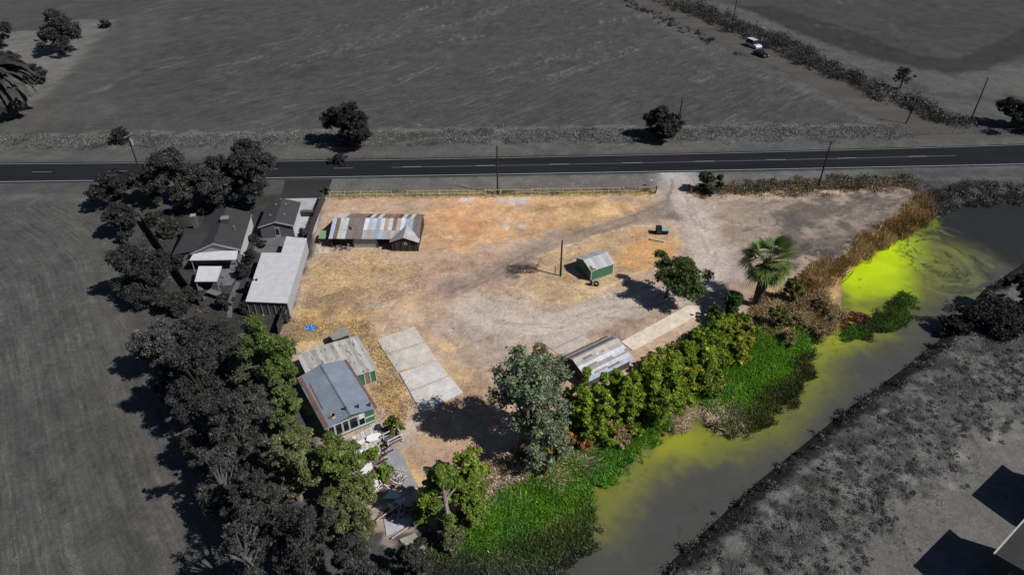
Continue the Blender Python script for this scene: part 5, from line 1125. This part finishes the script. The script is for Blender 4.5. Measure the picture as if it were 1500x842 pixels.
blades('bank_undergrowth', [(1105, 480), (1020, 545), (975, 600), (900, 640), (830, 672), (760, 705), (700, 750), (650, 800), (690, 700), (760, 660), (830, 640), (900, 610), (1000, 560), (1060, 500)], 24000, .7, .06, mixc([(.12, .09, .03), (.08, .1, .025), (.2, .12, .05), (.05, .07, .02), (.16, .13, .06)], .4), 'mixed brown and olive undergrowth on the near bank', cat='undergrowth', z=0, lean=.6)
blades('bank_undergrowth', [(1105, 440), (1150, 425), (1215, 430), (1240, 450), (1200, 490), (1130, 500), (1100, 490)], 12000, .6, .05, mixc([(.42, .3, .17), (.3, .21, .12), (.14, .12, .05), (.48, .36, .22)], .4), 'straw and brown undergrowth round the palm and the red bushes', cat='undergrowth', z=0, lean=.7)
stc = [(.46, .34, .18), (.38, .27, .14), (.28, .21, .12), (.5, .39, .22)]
blades('straw_grass', [(425, 470), (520, 470), (560, 490), (605, 590), (585, 640), (555, 600), (530, 540), (500, 490), (430, 505)], 9000, .22, .035, mixc(stc, .5), 'straw yellow dry grass round the outbuilding and the slabs', z=0, lean=1, cat='grass')
blades('straw_grass', [(485, 281), (955, 276), (960, 286), (485, 292)], 9000, .28, .04, mixc([(.42, .36, .12), (.3, .26, .1), (.5, .4, .18), (.12, .12, .05)], .4), 'yellow dry grass under the white rail fence', z=0, lean=.6, cat='grass', warp=.2)
blades('straw_grass', [(790, 372), (855, 352), (920, 335), (990, 345), (990, 370), (940, 400), (850, 438), (790, 440), (762, 420)], 1800, .16, .035, mixc(stc, .4), 'thin straw grass on the island of ground round the green shed', z=0, lean=1, cat='grass')
blades('straw_grass', [(430, 380), (560, 370), (640, 400), (560, 460), (430, 500)], 5000, .2, .035, mixc(stc, .4), 'thin dry grass in front of the barn', z=0, lean=1, cat='grass')
blades('fence_weeds', [(1015, 274), (1120, 268), (1250, 262), (1340, 260), (1350, 276), (1250, 280), (1120, 285), (1015, 288)], 9000, .55, .06, mixc([(.2, .15, .07), (.08, .07, .04), (.05, .05, .03), (.3, .22, .1)], .3), 'brown weeds along the wire fence', z=0, lean=.6, cat='weeds', dark=.45, warp=1.8, edge=3)
blades('verge_grass', [(-100, 202), (480, 195), (1300, 184), (1340, 200), (900, 206), (0, 216), (-100, 218)], 26000, .35, .07, mixc([(.2, .2, .19), (.12, .12, .11), (.27, .27, .26), (.16, .16, .15), (.08, .08, .075)], .25), 'grey dry grass on the verge beyond the road', z=0, lean=.8, cat='grass', dark=.8, edge=4, warp=2)
bk = [(.04, .04, .038), (.025, .025, .024), (.07, .07, .067)]
def brush(name, pts, nc, r0, r1, per, size, cols, label, z=0, dark=1.0, cat='brush', edge=2, warp=1.0, fr=.3, hz=.7):
    p = PP(pts, z); x0, y0 = p.min(0)-1; x1, y1 = p.max(0)+1; x = rng.uniform(x0, x1, nc*6); y = rng.uniform(y0, y1, nc*6)
    q = sdf(x+(fbm(x*.4, y*.4, 3)-.5)*4*warp, y+(fbm(x*.4, y*.4, 8)-.5)*4*warp, p); k = rng.random(len(x)) < sm(q/edge+.5); x, y = x[k][:nc], y[k][:nc]; nc = len(x)
    r = rng.uniform(0, 1, nc)**2*(r1-r0)+r0; zz = np.maximum(gz(x, y), -1.3)+r*hz*.5; cen = np.stack([x, y, zz], 1); rad = np.stack([r, r, r*hz], 1)
    V, cc = leaves(cen, rad, nc*per, size, mixc(cols, fr)(x, y)*1.3, .35, up=.3); V[:, :, 2] = np.maximum(V[:, :, 2], (gz(V[:, :, 0].ravel(), V[:, :, 1].ravel()).reshape(-1, 4))+.02)
    cc = grade(cc, V[:, 0, 0], V[:, 0, 1], dark); o = quads(name, V, cc, M_leaf); return tag(o, label, cat, None, 'stuff')
brush('roadside_brush', [(960, -12), (1010, 0), (1100, 38), (1180, 72), (1260, 115), (1350, 150), (1430, 185), (1400, 188), (1320, 158), (1230, 118), (1150, 84), (1080, 52), (1000, 20), (930, -12)], 1100, .4, 1.9, 75, .14, bk, 'dark brush along the right side of the side road', edge=4, fr=.1)
brush('roadside_brush', [(1390, 275), (1500, 268), (1700, 262), (1700, 278), (1500, 286), (1400, 296), (1350, 300)], 600, .25, 1.2, 60, .1, bk, 'grey brush between the road and the dark end of the creek', edge=3, dark=.9)
brush('roadside_brush', [(925, 0), (1000, 36), (1050, 60), (1100, 84), (1095, 90), (1040, 66), (980, 40), (910, 5)], 150, .2, .8, 40, .13, bk, 'thin line of low brush along the left side of the side road', edge=2)
bl_ = [(1540, 350), (1450, 428), (1388, 488), (1320, 540), (1260, 583), (1200, 630), (1110, 703), (1040, 768), (985, 818), (920, 890), (945, 890), (1015, 820), (1070, 765), (1140, 706), (1220, 640), (1290, 580), (1385, 505), (1460, 445), (1560, 375)]
brush('bank_brush', bl_, 1300, .15, .75, 45, .09, [(.03, .03, .03), (.05, .05, .048), (.022, .022, .022), (.1, .1, .096)], 'black brush along the water edge of the far bank', z=-.6, edge=1.5, fr=.5, hz=.6)
RBP = [(1560, 390), (1400, 515), (1250, 645), (1100, 765), (1000, 880), (1240, 880), (1300, 780), (1420, 640), (1600, 540)]
brush('bank_weeds', RBP, 1700, .06, .45, 34, .055, [(.06, .06, .058), (.04, .04, .04), (.08, .08, .078)], 'scattered dark weeds in the scrub of the far bank', edge=4, fr=.2, hz=.5, cat='weeds', warp=3)
blades('bank_scrub', RBP, 36000, .16, .028, lambda x, y: np.where((fbm(x*.16, y*.16, 33)+.5*(fbm(x*.7, y*.7, 35)-.5) > .52)[:, None], np.array([[.05, .05, .049]]), np.array([[.19, .19, .186]])), 'patchy dry scrub on the far bank', z=0, lean=1.2, cat='scrub', dark=1, edge=6, warp=3)
blades('yard_weeds', YARD, 5000, .14, .035, mixc([(.2, .15, .1), (.12, .09, .06), (.4, .3, .2), (.09, .07, .04)], .6), 'thin low weeds and litter scattered over the dirt yard', z=0, lean=1.5, cat='weeds')
RP = {'a': [(700, 765), (760, 722), (800, 698), (860, 668), (905, 640), (925, 625), (975, 618), (985, 628), (930, 665), (890, 700), (850, 730), (820, 765), (760, 800), (700, 815), (640, 822)],
 'b': [(1010, 590), (1018, 570), (1045, 535), (1080, 508), (1110, 492), (1150, 496), (1195, 492), (1192, 510), (1160, 535), (1140, 560), (1095, 590), (1060, 600)], 'c': [(560, 880), (620, 820), (700, 812), (800, 775), (850, 728), (868, 752), (872, 772), (855, 800), (820, 835), (790, 880)]}
for kk, gg, nn in (('a', g1, 1500), ('b', g1, 900), ('c', gd, 1300)):
    brush('reed_leaves', RP[kk], nn, .12, .4, 34, .055, [tuple(q*.55 for q in c_) for c_ in gg], {'a': 'broad leaves among the bright green reeds of the near creek edge', 'b': 'broad leaves in the bright green reed patch below the palm', 'c': 'broad leaves in the dull reeds at the bottom edge'}[kk], z=-.5, hz=1.6, cat='reeds', dark=.6)
brush('vine_cover', [(925, 545), (985, 510), (1040, 470), (1100, 462), (1108, 490), (1060, 530), (1010, 575), (970, 610), (900, 640), (835, 650), (850, 600)], 900, .15, .75, 45, .075, [(.09, .12, .012), (.13, .16, .014), (.05, .08, .012), (.12, .14, .014), (.09, .13, .012), (.14, .11, .02)], 'tangled yellow green and olive vines filling the band between shrubs', fr=.5, cat='vines', hz=1.1, dark=.5)
brush('bank_undergrowth', [(1105, 480), (1020, 545), (975, 600), (900, 640), (830, 672), (760, 705), (700, 750), (650, 800), (690, 700), (760, 660), (830, 640), (900, 610), (1000, 560), (1060, 500)], 420, .15, .6, 40, .09, [(.12, .09, .03), (.08, .1, .02), (.2, .13, .05), (.06, .08, .018), (.16, .13, .05)], 'low leafy olive and brown weeds on the near bank', fr=.4, cat='undergrowth', dark=.5)
brush('bank_undergrowth', [(1105, 440), (1150, 425), (1215, 430), (1240, 450), (1200, 490), (1130, 500), (1100, 490)], 130, .1, .4, 40, .07, [(.3, .21, .11), (.18, .13, .06), (.1, .11, .03)], 'low brown bushes round the foot of the palm', fr=.4, cat='undergrowth', dark=.5)
brush('field_litter', [(205, 310), (280, 300), (375, 285), (370, 340), (270, 300), (250, 420), (330, 440), (400, 460), (330, 500), (250, 440), (205, 400)], 350, .1, .5, 30, .09, [(.05, .05, .048), (.08, .08, .077), (.035, .035, .034)], 'low garden plants and ivy in the neighbouring garden', fr=.4, cat='ground cover', hz=.5)
brush('rust_undergrowth', [(775, 690), (800, 655), (850, 632), (905, 618), (935, 625), (900, 652), (850, 680), (800, 708)], 260, .15, .6, 45, .08, [(.24, .12, .03), (.3, .2, .08), (.14, .13, .03), (.36, .26, .14), (.2, .09, .03)], 'rust orange and straw coloured brush between the trees and the bright reeds', fr=.6, cat='undergrowth', dark=.5)
